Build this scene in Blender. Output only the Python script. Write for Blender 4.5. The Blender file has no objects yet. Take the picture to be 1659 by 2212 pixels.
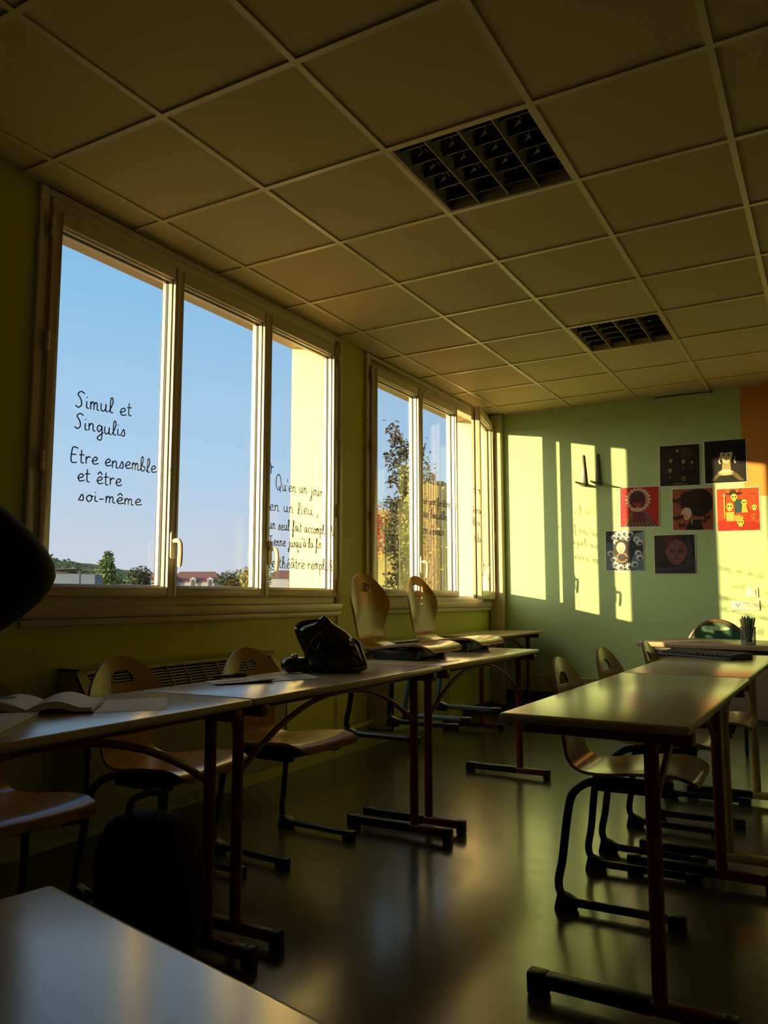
import bpy, bmesh, math, random
from mathutils import Vector, Matrix, noise
random.seed(7)
PI = math.pi
SC = bpy.context.scene
COL = SC.collection

# ------------------------------------------------------------------ camera, sky, sun, exposure
CAM = Vector((2.8587, 0.0, 1.024))
def make_camera():
    yaw, pit, rol = 0.5175, 0.1076, -0.001
    fw = Vector((-math.sin(yaw)*math.cos(pit), math.cos(yaw)*math.cos(pit), math.sin(pit)))
    rt = Vector((math.cos(yaw), math.sin(yaw), 0)); up = rt.cross(fw)
    r2 = rt*math.cos(rol)+up*math.sin(rol); u2 = -rt*math.sin(rol)+up*math.cos(rol)
    m = Matrix((r2, u2, -fw)).transposed().to_4x4(); m.translation = CAM
    cd = bpy.data.cameras.new('camera'); cd.sensor_fit = 'HORIZONTAL'; cd.sensor_width = 36.0
    cd.lens = 1710.4/1659.0*36.0; cd.clip_start = 0.05; cd.clip_end = 1500
    o = bpy.data.objects.new('camera', cd); COL.objects.link(o); o.matrix_world = m
    SC.camera = o
make_camera()

SUN_DIR = Vector((0.70, 1.0, -0.147)).normalized()
sd = bpy.data.lights.new('sun', 'SUN'); sd.energy = 11.5; sd.color = (1.0, 0.74, 0.34); sd.angle = math.radians(0.6)
so = bpy.data.objects.new('sun', sd); COL.objects.link(so)
so.rotation_euler = SUN_DIR.to_track_quat('-Z', 'Y').to_euler(); so.location = (-20, -25, 12)

SC.view_settings.view_transform = 'Standard'
try: SC.view_settings.look = 'None'
except Exception: pass
SC.view_settings.exposure = 0.0
SC.view_settings.gamma = 1.0
SC.view_settings.use_curve_mapping = False

wd = bpy.data.worlds.new('sky'); SC.world = wd; wd.use_nodes = True
nt = wd.node_tree; nt.nodes.clear()
tc = nt.nodes.new('ShaderNodeTexCoord'); sx = nt.nodes.new('ShaderNodeSeparateXYZ')
rp = nt.nodes.new('ShaderNodeValToRGB'); bg = nt.nodes.new('ShaderNodeBackground'); ow = nt.nodes.new('ShaderNodeOutputWorld')
nt.links.new(tc.outputs['Generated'], sx.inputs[0]); nt.links.new(sx.outputs['Z'], rp.inputs[0])
nt.links.new(rp.outputs[0], bg.inputs[0]); nt.links.new(bg.outputs[0], ow.inputs[0])
el = rp.color_ramp.elements
el[0].position = 0.0; el[0].color = (0.72, 0.72, 0.78, 1)
el[1].position = 1.0; el[1].color = (0.08, 0.20, 0.45, 1)
for p, c in ((0.05, (0.63, 0.70, 0.83)), (0.16, (0.48, 0.69, 0.92)), (0.36, (0.29, 0.58, 0.90)), (0.6, (0.15, 0.34, 0.66))):
    e = el.new(p); e.color = (*c, 1)
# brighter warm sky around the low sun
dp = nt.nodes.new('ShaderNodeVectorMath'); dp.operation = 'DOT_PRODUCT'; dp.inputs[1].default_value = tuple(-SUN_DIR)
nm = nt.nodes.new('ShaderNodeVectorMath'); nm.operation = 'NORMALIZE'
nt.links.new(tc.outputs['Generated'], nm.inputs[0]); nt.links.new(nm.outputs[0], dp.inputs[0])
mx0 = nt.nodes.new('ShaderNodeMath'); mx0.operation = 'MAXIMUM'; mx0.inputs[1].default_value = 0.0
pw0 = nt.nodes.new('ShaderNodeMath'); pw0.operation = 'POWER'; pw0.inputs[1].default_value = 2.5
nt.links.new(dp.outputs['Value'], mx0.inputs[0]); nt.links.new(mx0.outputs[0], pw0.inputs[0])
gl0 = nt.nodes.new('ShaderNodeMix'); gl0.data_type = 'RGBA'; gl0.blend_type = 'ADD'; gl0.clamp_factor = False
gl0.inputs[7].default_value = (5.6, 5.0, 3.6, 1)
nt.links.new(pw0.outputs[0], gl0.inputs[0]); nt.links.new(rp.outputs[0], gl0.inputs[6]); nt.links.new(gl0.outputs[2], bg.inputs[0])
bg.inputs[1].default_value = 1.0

# ------------------------------------------------------------------ materials
MATS = {}
def srgb(r, g, b):
    f = lambda c: (c/255/12.92) if c/255 <= 0.04045 else ((c/255+0.055)/1.055)**2.4
    return (f(r), f(g), f(b))
def mat(name, col, rough=0.5, var=0.0, scale=8.0, metal=0.0, bump=0.0, stretch=(1, 1, 1), spec=0.5, coat=0.0, rvar=0.0, detail=4.0, sub=None):
    m = bpy.data.materials.new(name); m.use_nodes = True; t = m.node_tree; b = t.nodes['Principled BSDF']
    b.inputs['Base Color'].default_value = (*col, 1); b.inputs['Roughness'].default_value = rough
    b.inputs['Metallic'].default_value = metal; b.inputs['Specular IOR Level'].default_value = spec
    b.inputs['Coat Weight'].default_value = coat; b.inputs['Coat Roughness'].default_value = 0.15
    if var or bump or rvar:
        tcn = t.nodes.new('ShaderNodeTexCoord'); mp = t.nodes.new('ShaderNodeMapping'); mp.inputs['Scale'].default_value = stretch
        nz = t.nodes.new('ShaderNodeTexNoise'); nz.inputs['Scale'].default_value = scale; nz.inputs['Detail'].default_value = detail
        t.links.new(tcn.outputs['Object'], mp.inputs[0]); t.links.new(mp.outputs[0], nz.inputs[0])
        if var:
            mx = t.nodes.new('ShaderNodeMix'); mx.data_type = 'RGBA'
            mx.inputs[6].default_value = (*[c*(1-var) for c in col], 1); mx.inputs[7].default_value = (*[min(1, c*(1+var)) for c in col], 1)
            t.links.new(nz.outputs[0], mx.inputs[0]); t.links.new(mx.outputs[2], b.inputs['Base Color'])
        if rvar:
            mr = t.nodes.new('ShaderNodeMapRange'); mr.inputs[3].default_value = rough-rvar; mr.inputs[4].default_value = rough+rvar
            t.links.new(nz.outputs[0], mr.inputs[0]); t.links.new(mr.outputs[0], b.inputs['Roughness'])
        if bump:
            bp = t.nodes.new('ShaderNodeBump'); bp.inputs['Strength'].default_value = bump; bp.inputs['Distance'].default_value = 0.01
            t.links.new(nz.outputs[0], bp.inputs['Height']); t.links.new(bp.outputs[0], b.inputs['Normal'])
    MATS[name] = m
    return m
M = MATS
mat('wall_green', (0.43, 0.58, 0.27), 0.55, 0.05, 3, bump=0.03)
mat('wall_lime', (0.58, 0.60, 0.10), 0.5, 0.05, 3, bump=0.03)
mat('wall_orange', (0.62, 0.26, 0.03), 0.55, 0.04, 3)
mat('wall_plain', (0.62, 0.52, 0.30), 0.7)
mat('facade_yellow', (0.80, 0.68, 0.34), 0.85, 0.05, 30, bump=0.15)
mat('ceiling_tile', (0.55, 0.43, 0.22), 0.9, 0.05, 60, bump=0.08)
mat('ceiling_bar', (0.60, 0.50, 0.25), 0.4)
mat('floor_lino', (0.068, 0.064, 0.022), 0.25, 0.25, 5, rvar=0.05, spec=1.0, coat=0.35, bump=0.02, stretch=(1, 3, 1), detail=8)
mat('skirting_lino', (0.025, 0.035, 0.014), 0.4)
mat('pvc', (0.66, 0.56, 0.38), 0.28)
mat('pvc_handle', (0.75, 0.66, 0.45), 0.25)
mat('gasket', (0.02, 0.02, 0.02), 0.6)
mat('column_paint', (0.60, 0.52, 0.34), 0.5)
mat('trunking', (0.52, 0.46, 0.24), 0.45)
mat('table_laminate', (0.60, 0.48, 0.28), 0.20, 0.03, 60, rvar=0.015, spec=0.9)
mat('table_edge', (0.60, 0.46, 0.25), 0.25, 0.06, 6)
mat('frame_red', (0.17, 0.010, 0.008), 0.35)
mat('frame_yellow', (0.50, 0.37, 0.08), 0.35)
mat('black_plastic', (0.008, 0.008, 0.010), 0.4)
mat('chair_frame_dark', (0.010, 0.012, 0.022), 0.32)
mat('chair_frame_teal', (0.07, 0.15, 0.15), 0.32)
mat('plywood', (0.55, 0.27, 0.045), 0.26, 0.06, 9, stretch=(1, 9, 1), coat=0.35, rvar=0.05)
mat('plywood_edge', (0.22, 0.10, 0.03), 0.5, 0.3, 60)
mat('steel', (0.10, 0.09, 0.085), 0.4, metal=0.5)
mat('louvre', (0.16, 0.15, 0.12), 0.3, metal=1.0)
mat('louvre_dark', (0.12, 0.11, 0.085), 0.3, metal=0.8)
mat('heater', (0.36, 0.37, 0.10), 0.45, 0.05, 10)
mat('heater_dark', (0.01, 0.01, 0.006), 0.8)
mat('pipe_paint', (0.48, 0.50, 0.14), 0.4)
mat('paper', (0.80, 0.77, 0.72), 0.7)
mat('paper_shade', (0.42, 0.40, 0.38), 0.7)
mat('print_ink', (0.10, 0.10, 0.14), 0.7)
mat('teal_paper', (0.10, 0.22, 0.19), 0.6)
mat('book_cover', (0.10, 0.03, 0.03), 0.5)
mat('leather', (0.004, 0.004, 0.005), 0.22, bump=0.25, scale=14, coat=0.2)
mat('leather_soft', (0.006, 0.006, 0.007), 0.55)
mat('buckle', (0.6, 0.55, 0.45), 0.2, metal=1.0)
mat('backpack', (0.004, 0.004, 0.005), 0.8, bump=0.3, scale=40)
mat('jacket', (0.003, 0.003, 0.004), 0.85, bump=0.3, scale=25)
mat('skin', (0.45, 0.24, 0.15), 0.5)
mat('hair', (0.02, 0.012, 0.008), 0.5)
mat('trousers', (0.01, 0.012, 0.02), 0.8)
mat('marker_ink', (0.004, 0.004, 0.006), 0.6)
mat('kbd_case', (0.03, 0.022, 0.026), 0.4)
mat('kbd_key', (0.012, 0.010, 0.012), 0.5)
mat('green_vinyl', (0.03, 0.11, 0.06), 0.4, 0.5, 90)
mat('chair_trim', (0.12, 0.08, 0.035), 0.4)
mat('desk_wood', (0.34, 0.23, 0.11), 0.35, 0.1, 5, stretch=(1, 10, 1))
mat('desk_panel', (0.20, 0.14, 0.08), 0.5)
mat('desk_dark', (0.03, 0.012, 0.008), 0.5)
mat('mesh_metal', (0.22, 0.22, 0.22), 0.45, metal=0.3)
mat('white_plastic', (0.72, 0.68, 0.52), 0.35)
mat('dark_hole', (0.01, 0.01, 0.01), 0.6)
mat('bark', (0.09, 0.06, 0.035), 0.9, 0.3, 12)
mat('leaf_green', (0.10, 0.15, 0.03), 0.55, 0.4, 1.3)
mat('leaf_dark', (0.045, 0.06, 0.025), 0.6, 0.4, 1.3)
mat('leaf_olive', (0.22, 0.19, 0.04), 0.5, 0.3, 3)
mat('leaf_dull', (0.045, 0.04, 0.024), 0.6, 0.4, 3)
mat('leaf_red', (0.32, 0.03, 0.02), 0.5, 0.4, 4)
mat('render_beige', (0.17, 0.14, 0.10), 0.8)
mat('soffit', (0.42, 0.33, 0.24), 0.7)
mat('garden_wall', (0.17, 0.16, 0.035), 0.8, 0.12, 2)
mat('cane', (0.20, 0.13, 0.055), 0.6, 0.3, 30)
mat('ground', (0.16, 0.12, 0.06), 0.95, 0.3, 0.2)
mat('hill', (0.10, 0.13, 0.06), 0.95, 0.4, 0.05)
mat('roof_tile', (0.12, 0.05, 0.045), 0.85, 0.15, 0.8)
mat('house_wall', (0.27, 0.28, 0.31), 0.85)
mat('brick', (0.16, 0.075, 0.055), 0.9, 0.15, 2)
mat('shed_metal', (0.085, 0.115, 0.18), 0.5, 0.1, 0.6)
mat('shed_roof', (0.06, 0.07, 0.09), 0.6)
mat('house_dark', (0.04, 0.04, 0.05), 0.6)
def glass_mat():
    m = bpy.data.materials.new('window_glass'); m.use_nodes = True; t = m.node_tree; t.nodes.clear()
    o = t.nodes.new('ShaderNodeOutputMaterial'); mx = t.nodes.new('ShaderNodeMixShader')
    tr = t.nodes.new('ShaderNodeBsdfTransparent'); tr.inputs[0].default_value = (0.97, 0.98, 0.97, 1)
    gl = t.nodes.new('ShaderNodeBsdfGlossy'); gl.inputs['Roughness'].default_value = 0.02
    lw = t.nodes.new('ShaderNodeLayerWeight'); lw.inputs[0].default_value = 0.5
    pw = t.nodes.new('ShaderNodeMath'); pw.operation = 'POWER'; pw.inputs[1].default_value = 4.0
    ma = t.nodes.new('ShaderNodeMath'); ma.operation = 'MULTIPLY_ADD'; ma.inputs[1].default_value = 0.6; ma.inputs[2].default_value = 0.02
    t.links.new(lw.outputs['Facing'], pw.inputs[0]); t.links.new(pw.outputs[0], ma.inputs[0]); t.links.new(ma.outputs[0], mx.inputs[0]); t.links.new(tr.outputs[0], mx.inputs[1]); t.links.new(gl.outputs[0], mx.inputs[2])
    t.links.new(mx.outputs[0], o.inputs[0]); MATS['window_glass'] = m
glass_mat()
INK = {}
def ink(r, g, b):
    k = (r, g, b)
    if k not in INK:
        INK[k] = mat('print_%d_%d_%d' % k, srgb(r, g, b), 0.32)
    return INK[k]

# ------------------------------------------------------------------ mesh building
def cr(pts, n=6, closed=False):
    P = [Vector(p) for p in pts]; out = []; N = len(P)
    for i in range(N if closed else N-1):
        if closed: a, b, c, d = P[(i-1) % N], P[i], P[(i+1) % N], P[(i+2) % N]
        else: a, b, c, d = P[max(i-1, 0)], P[i], P[i+1], P[min(i+2, N-1)]
        for k in range(n):
            t = k/n
            out.append(0.5*((2*b)+(c-a)*t+(2*a-5*b+4*c-d)*t*t+(3*b-a-3*c+d)*t**3))
    if not closed: out.append(P[-1])
    return out
class MB:
    def __init__(s): s.v = []; s.f = []; s.m = []
    def face(s, idx, m=0): s.f.append(tuple(idx)); s.m.append(m)
    def box(s, a, b, m=0, mtx=None):
        x0, y0, z0 = a; x1, y1, z1 = b; n = len(s.v)
        c = [(x0,y0,z0),(x1,y0,z0),(x1,y1,z0),(x0,y1,z0),(x0,y0,z1),(x1,y0,z1),(x1,y1,z1),(x0,y1,z1)]
        s.v += [tuple(mtx @ Vector(p)) if mtx else p for p in c]
        for q in ((0,3,2,1),(4,5,6,7),(0,1,5,4),(1,2,6,5),(2,3,7,6),(3,0,4,7)): s.face([n+i for i in q], m)
    def tube(s, pts, r, seg=10, m=0, sq=(1, 1), closed=False, up=None, cap=True):
        P = [Vector(p) for p in pts]; N = len(P); R = r if isinstance(r, (list, tuple)) else [r]*N
        base = len(s.v); ref = None
        for i in range(N):
            if closed: d = (P[(i+1) % N]-P[(i-1) % N])
            else: d = P[min(i+1, N-1)]-P[max(i-1, 0)]
            d = d.normalized() if d.length > 1e-9 else Vector((0, 0, 1))
            if ref is None:
                ref = Vector(up) if up else (Vector((0, 0, 1)) if abs(d.z) < 0.9 else Vector((0, 1, 0)))
            if up: ref = Vector(up)
            a = (ref-d*ref.dot(d))
            if a.length < 1e-6: a = d.orthogonal()
            a.normalize(); b = d.cross(a); ref = a
            for k in range(seg):
                t = 2*PI*k/seg
                s.v.append(tuple(P[i]+a*(math.cos(t)*R[i]*sq[0])+b*(math.sin(t)*R[i]*sq[1])))
        for i in range(N if closed else N-1):
            j = (i+1) % N
            for k in range(seg):
                l = (k+1) % seg
                s.face((base+i*seg+k, base+i*seg+l, base+j*seg+l, base+j*seg+k), m)
        if cap and not closed:
            s.face([base+k for k in range(seg)][::-1], m); s.face([base+(N-1)*seg+k for k in range(seg)], m)
    def lathe(s, prof, seg=20, m=0, c=(0, 0, 0)):
        base = len(s.v); n = len(prof)
        for k in range(seg):
            t = 2*PI*k/seg
            for r, z in prof: s.v.append((c[0]+r*math.cos(t), c[1]+r*math.sin(t), c[2]+z))
        for k in range(seg):
            l = (k+1) % seg
            for i in range(n-1): s.face((base+k*n+i, base+l*n+i, base+l*n+i+1, base+k*n+i+1), m)
    def prism(s, poly, axis, a, b, m=0, mtx=None):
        # poly in the two other axes (cyclic order), extruded along axis from a to b
        n = len(poly); base = len(s.v)
        def mk(p, h):
            q = [0, 0, 0]; q[axis] = h; q[(axis+1) % 3] = p[0]; q[(axis+2) % 3] = p[1]
            return tuple(mtx @ Vector(q)) if mtx else tuple(q)
        s.v += [mk(p, a) for p in poly]+[mk(p, b) for p in poly]
        s.face([base+i for i in range(n)][::-1], m); s.face([base+n+i for i in range(n)], m)
        for i in range(n):
            j = (i+1) % n; s.face((base+i, base+j, base+n+j, base+n+i), m)
    def sphere(s, c, r, m=0, u=12, v=8, fn=None):
        base = len(s.v); rr = r if isinstance(r, (tuple, list)) else (r, r, r)
        for i in range(v+1):
            ph = PI*i/v
            for k in range(u):
                t = 2*PI*k/u; p = Vector((math.sin(ph)*math.cos(t), math.sin(ph)*math.sin(t), math.cos(ph)))
                q = Vector((c[0]+p.x*rr[0], c[1]+p.y*rr[1], c[2]+p.z*rr[2]))
                s.v.append(tuple(fn(q, p) if fn else q))
        for i in range(v):
            for k in range(u):
                l = (k+1) % u; s.face((base+i*u+k, base+(i+1)*u+k, base+(i+1)*u+l, base+i*u+l), m)
    def build(s, name, mats, parent=None, bevel=0.0, seg=2, smooth=True, loc=None, angle=35):
        me = bpy.data.meshes.new(name); me.from_pydata(s.v, [], s.f)
        if not isinstance(mats, (list, tuple)): mats = [mats]
        for m_ in mats: me.materials.append(M[m_] if isinstance(m_, str) else m_)
        me.polygons.foreach_set('material_index', s.m)
        bm = bmesh.new(); bm.from_mesh(me)
        bmesh.ops.remove_doubles(bm, verts=bm.verts, dist=1e-6)
        bmesh.ops.recalc_face_normals(bm, faces=bm.faces)
        if bevel:
            ed = [e for e in bm.edges if e.is_manifold and e.calc_face_angle(0) > 0.5]
            bmesh.ops.bevel(bm, geom=ed, offset=bevel, segments=seg, affect='EDGES', profile=0.5, clamp_overlap=True)
        bm.to_mesh(me); bm.free()
        if smooth:
            me.polygons.foreach_set('use_smooth', [True]*len(me.polygons)); me.set_sharp_from_angle(angle=math.radians(angle))
        o = bpy.data.objects.new(name, me); COL.objects.link(o)
        if parent: o.parent = parent
        if loc: o.location = loc
        return o
def thing(name, label=None, cat=None, loc=(0, 0, 0), rz=0.0, group=None, kind=None):
    o = bpy.data.objects.new(name, None); o.empty_display_size = 0.1; COL.objects.link(o)
    o.location = loc; o.rotation_euler = (0, 0, rz)
    return tag(o, label, cat, group, kind)
def tag(o, label=None, cat=None, group=None, kind=None):
    if label: o['label'] = label
    if cat: o['category'] = cat
    if group: o['group'] = group
    if kind: o['kind'] = kind
    return o
def struct(o): o['kind'] = 'structure'; return o
def kids(o): return [c for c in bpy.data.objects if c.parent == o]
def dup(o, parent=None, **kw):
    c = o.copy(); COL.objects.link(c); c.parent = parent
    for ch in kids(o): dup(ch, c)
    return c

# ------------------------------------------------------------------ room shell
YE, HC = 7.131, 2.785
XR, YB = 5.6, -2.2
W1 = 0.0; DW = 2.685          # the second window repeats the first, DW further on
def wall_window():
    b = MB()
    ys = [(2.075, 4.405), (2.075+DW, 4.405+DW)]
    piers = [(YB-0.2, 2.075), (4.405, 2.075+DW), (4.405+DW, YE+0.2)]
    for a, c in piers: b.box((-0.10, a, -0.05), (0, c, HC+0.15))
    for a, c in ys:
        b.box((-0.10, a, -0.05), (-0.012, c, 0.985)); b.box((-0.10, a, 2.765), (0, c, HC+0.15))
    struct(b.build('wall_left', 'wall_lime', smooth=False))
    b = MB()
    eys = [(2.10, 4.36), (2.10+DW, 4.36+DW)]
    prev = YB-0.2
    for a, c in eys:
        b.box((-0.36, prev, -3.4), (-0.10, a, 3.6)); prev = c
        b.box((-0.36, a, -3.4), (-0.10, c, 1.005)); b.box((-0.36, a, 2.772), (-0.10, c, 3.6))
    b.box((-0.36, prev, -3.4), (-0.10, YE+0.4, 3.6))
    o = struct(b.build('wall_facade', 'facade_yellow', smooth=False))
wall_window()
b = MB()
b.box((-0.1, YE, -0.05), (2.235, YE+0.2, HC+0.15), 0)
b.box((2.235, YE, -0.05), (XR+0.2, YE+0.2, 1.85), 0)
b.box((2.235, YE, 1.85), (XR+0.2, YE+0.2, HC+0.15), 1)
struct(b.build('wall_end', ['wall_green', 'wall_orange'], smooth=False))
b = MB(); b.box((XR, YB, -0.05), (XR+0.2, YE, HC+0.15)); struct(b.build('wall_right', 'wall_plain', smooth=False))
b = MB(); b.box((0, YB-0.2, -0.05), (XR+0.2, YB, HC+0.15)); struct(b.build('wall_back', 'wall_plain', smooth=False))
b = MB(); b.box((0, YB, -0.2), (XR, YE, 0)); struct(b.build('floor', 'floor_lino', smooth=False))
# tiled ceiling: every tile its own slightly uneven panel, hung in a grid of flat bars
X0, Y0, TS = 0.198, 1.974, 0.6
LIGHTS = [(2, 1), (2, 5)]
def ceiling():
    b = MB(); rnd = random.Random(3)
    i0, i1 = -1, 11; j0, j1 = -8, 9
    for i in range(i0, i1):
        for j in range(j0, j1):
            xa, xb = max(0.0, X0+i*TS), min(XR, X0+(i+1)*TS); ya, yb = max(YB, Y0+j*TS), min(YE, Y0+(j+1)*TS)
            if xa >= xb or ya >= yb or (i, j) in [(l[0], l[1]) for l in LIGHTS]: continue
            z = [HC+rnd.uniform(0, 0.0025) for _ in range(4)]
            n = len(b.v); b.v += [(xa, ya, z[0]), (xb, ya, z[1]), (xb, yb, z[2]), (xa, yb, z[3])]
            b.v += [(xa, ya, HC+0.02), (xb, ya, HC+0.02), (xb, yb, HC+0.02), (xa, yb, HC+0.02)]
            for q in ((0, 1, 2, 3), (7, 6, 5, 4), (0, 4, 5, 1), (1, 5, 6, 2), (2, 6, 7, 3), (3, 7, 4, 0)): b.face([n+t for t in q])
    b.box((-0.1, YB-0.2, HC+0.12), (XR+0.2, YE+0.2, HC+0.2))
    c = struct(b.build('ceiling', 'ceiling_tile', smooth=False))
    g = MB(); w = 0.012
    for i in range(0, i1): 
        x = X0+i*TS
        if x < XR: g.box((x-w, YB, HC-0.006), (x+w, YE, HC+0.006))
    for j in range(j0, j1):
        y = Y0+j*TS
        for i in range(i0, i1):
            xa, xb = max(0.0, X0+i*TS+w), min(XR, X0+(i+1)*TS-w)
            if YB < y < YE and xa < xb: g.box((xa, y-w, HC-0.006), (xb, y+w, HC+0.006))
    g.box((0, YB, HC-0.004), (0.02, YE, HC+0.006)); g.box((0.02, YE-0.02, HC-0.004), (XR, YE, HC+0.006))
    g.build('ceiling_grid', 'ceiling_bar', c, smooth=False)
ceiling()
# corner casing, skirting, cable trunking
b = MB(); b.box((0, YE-0.078, 0), (0.128, YE, HC-0.006)); struct(b.build('trim_1', 'column_paint', bevel=0.004))
b = MB(); b.box((0.128, YE-0.045, 0.175), (XR, YE, 0.305)); b.box((0.128, YE-0.052, 0.295), (XR, YE, 0.312))
struct(b.build('trim_2', 'trunking', bevel=0.004))
b = MB(); b.box((0.128, YE-0.02, 0), (XR, YE, 0.172)); b.box((0, 6.4, 0), (0.02, YE-0.08, 0.07)); struct(b.build('baseboard_end', 'skirting_lino'))

# ------------------------------------------------------------------ windows
FONT = {
'a':(.95,[[(.72,.85),(.45,1),(.12,.6),(.2,.1),(.5,.12),(.74,.8),(.75,.25),(.95,.05)]]),
'b':(.7,[[(0,.1),(.35,1.4),(.3,2),(.12,1.7),(.12,.15),(.45,.05),(.6,.5),(.3,.7)]]),
'c':(.75,[[(.7,.85),(.4,1),(.1,.5),(.35,.03),(.75,.15)]]),
'd':(.9,[[(.6,.8),(.3,.95),(.1,.5),(.3,.05),(.6,.5),(.66,2),(.66,.15),(.88,.05)]]),
'e':(.8,[[(.05,.4),(.5,.55),(.65,.85),(.4,1),(.12,.55),(.3,.05),(.8,.2)]]),
'f':(.65,[[(.1,.1),(.48,1.2),(.52,1.9),(.34,1.9),(.3,1),(.3,-.8),(.15,-.95),(.25,-.1),(.65,.1)]]),
'g':(.8,[[(.6,.85),(.3,1),(.1,.55),(.3,.1),(.6,.6),(.65,.9),(.65,-.7),(.4,-1),(.15,-.7),(.8,.1)]]),
'h':(.85,[[(.05,.1),(.4,1.4),(.33,2),(.15,1.7),(.15,0)],[(.15,.6),(.4,1),(.6,.8),(.6,.15),(.82,.05)]]),
'i':(.4,[[(.12,.9),(.12,.15),(.35,.05)],[(.12,1.35),(.14,1.45)]]),
'j':(.5,[[(.32,1),(.32,-.7),(.12,-1),(.02,-.7),(.45,.1)],[(.33,1.4),(.35,1.5)]]),
'l':(.48,[[(0,.1),(.4,1.3),(.34,1.95),(.16,1.7),(.16,.2),(.45,.05)]]),
'm':(1.0,[[(.05,1),(.06,0)],[(.06,.6),(.25,1),(.4,.8),(.4,0)],[(.4,.6),(.6,1),(.75,.8),(.75,.15),(.97,.05)]]),
'n':(.8,[[(.05,1),(.07,0)],[(.07,.6),(.32,1),(.52,.8),(.52,.15),(.76,.05)]]),
'o':(.75,[[(.4,1),(.1,.6),(.25,.03),(.6,.3),(.55,.85),(.38,1),(.75,.8)]]),
'p':(.75,[[(.1,1),(.1,-.95)],[(.1,.7),(.4,1),(.62,.6),(.4,.05),(.12,.2)]]),
'q':(.85,[[(.62,.9),(.35,1),(.1,.5),(.3,.05),(.62,.6)],[(.64,1),(.64,-.95),(.82,-.6)]]),
'r':(.62,[[(.1,1),(.13,0)],[(.13,.6),(.35,.95),(.58,.88)]]),
's':(.58,[[(0,.05),(.32,.98),(.46,.5),(.42,.1),(.14,.08)]]),
't':(.55,[[(.22,1.7),(.2,.2),(.48,.05)],[(0,1.05),(.5,1.12)]]),
'u':(.9,[[(.1,1),(.12,.2),(.35,.03),(.6,.4),(.62,1),(.62,.15),(.86,.05)]]),
'v':(.65,[[(.05,1),(.3,0),(.6,1)]]),
'S':(.95,[[(.9,1.85),(.55,2.05),(.2,1.65),(.5,1.1),(.6,.4),(.3,0),(0,.2)]]),
'E':(.9,[[(.8,1.9),(.22,1.9),(.1,.1),(.7,.05)],[(.15,1.0),(.6,1.05)]]),
'T':(.65,[[(0,1.75),(.9,1.8)],[(.42,1.75),(.36,0)]]),
'Q':(1.3,[[(.6,2.6),(.2,2.1),(.1,.8),(.5,0),(1.0,.4),(1.1,1.5),(.75,2.5),(.4,2.4)],[(.7,.6),(1.05,-.3)]]),
'Î':(.5,[[(.3,0),(.3,1)],[(.1,.9),(.35,1.35),(.6,1.0)]]),
'U':(1.0,[[(.1,2),(.1,.6),(.4,0),(.75,.6),(.8,2)]]),
"'":(.25,[[(.14,2.0),(.06,1.5)]]), '-':(.6,[[(.05,.5),(.45,.58)]]), ',':(.4,[[(.25,.3),(.1,-.45)]]), ' ':(.55,[]),
}
ACC = {'ê':('e',[[(.15,1.3),(.42,1.65),(.65,1.3)]]),'é':('e',[[(.3,1.3),(.6,1.7)]]),'à':('a',[[(.2,1.65),(.5,1.3)]]),'â':('a',[[(.15,1.3),(.42,1.65),(.7,1.3)]])}
def write(mb, text, p0, p1, h, x, r=0.0035, mtx=None, seed=1):
    rnd = random.Random(seed); w = 0; items = []
    for ch in text:
        st = None
        if ch in ACC: base, ex = ACC[ch]; st = FONT[base][1]+ex; cw = FONT[base][0]
        else: cw, st = FONT[ch]
        items.append((w, st)); w += cw+0.08
    for ox, st in items:
        dy = rnd.uniform(-.08, .08)
        for line in st:
            pts = cr([(a, c, 0) for a, c in line], 4) if len(line) > 2 else [Vector((a, c, 0)) for a, c in line]
            out = []
            for p in pts:
                t = (ox+p.x)/w
                q = Vector((x, p0[0]+(p1[0]-p0[0])*t, p0[1]+(p1[1]-p0[1])*t+(p.y+dy)*h))
                out.append(mtx @ q if mtx else q)
            mb.tube(out, r, 5, 0)
GX = -0.015
def pane_frame(mb, y0, y1, z0, z1, gy0, gy1, gz0, gz1, x0, x1, m=0):
    mb.box((x0, y0, z0), (x1, gy0, z1), m); mb.box((x0, gy1, z0), (x1, y1, z1), m)
    mb.box((x0, gy0, z0), (x1, gy1, gz0), m); mb.box((x0, gy0, gz1), (x1, gy1, z1), m)
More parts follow.
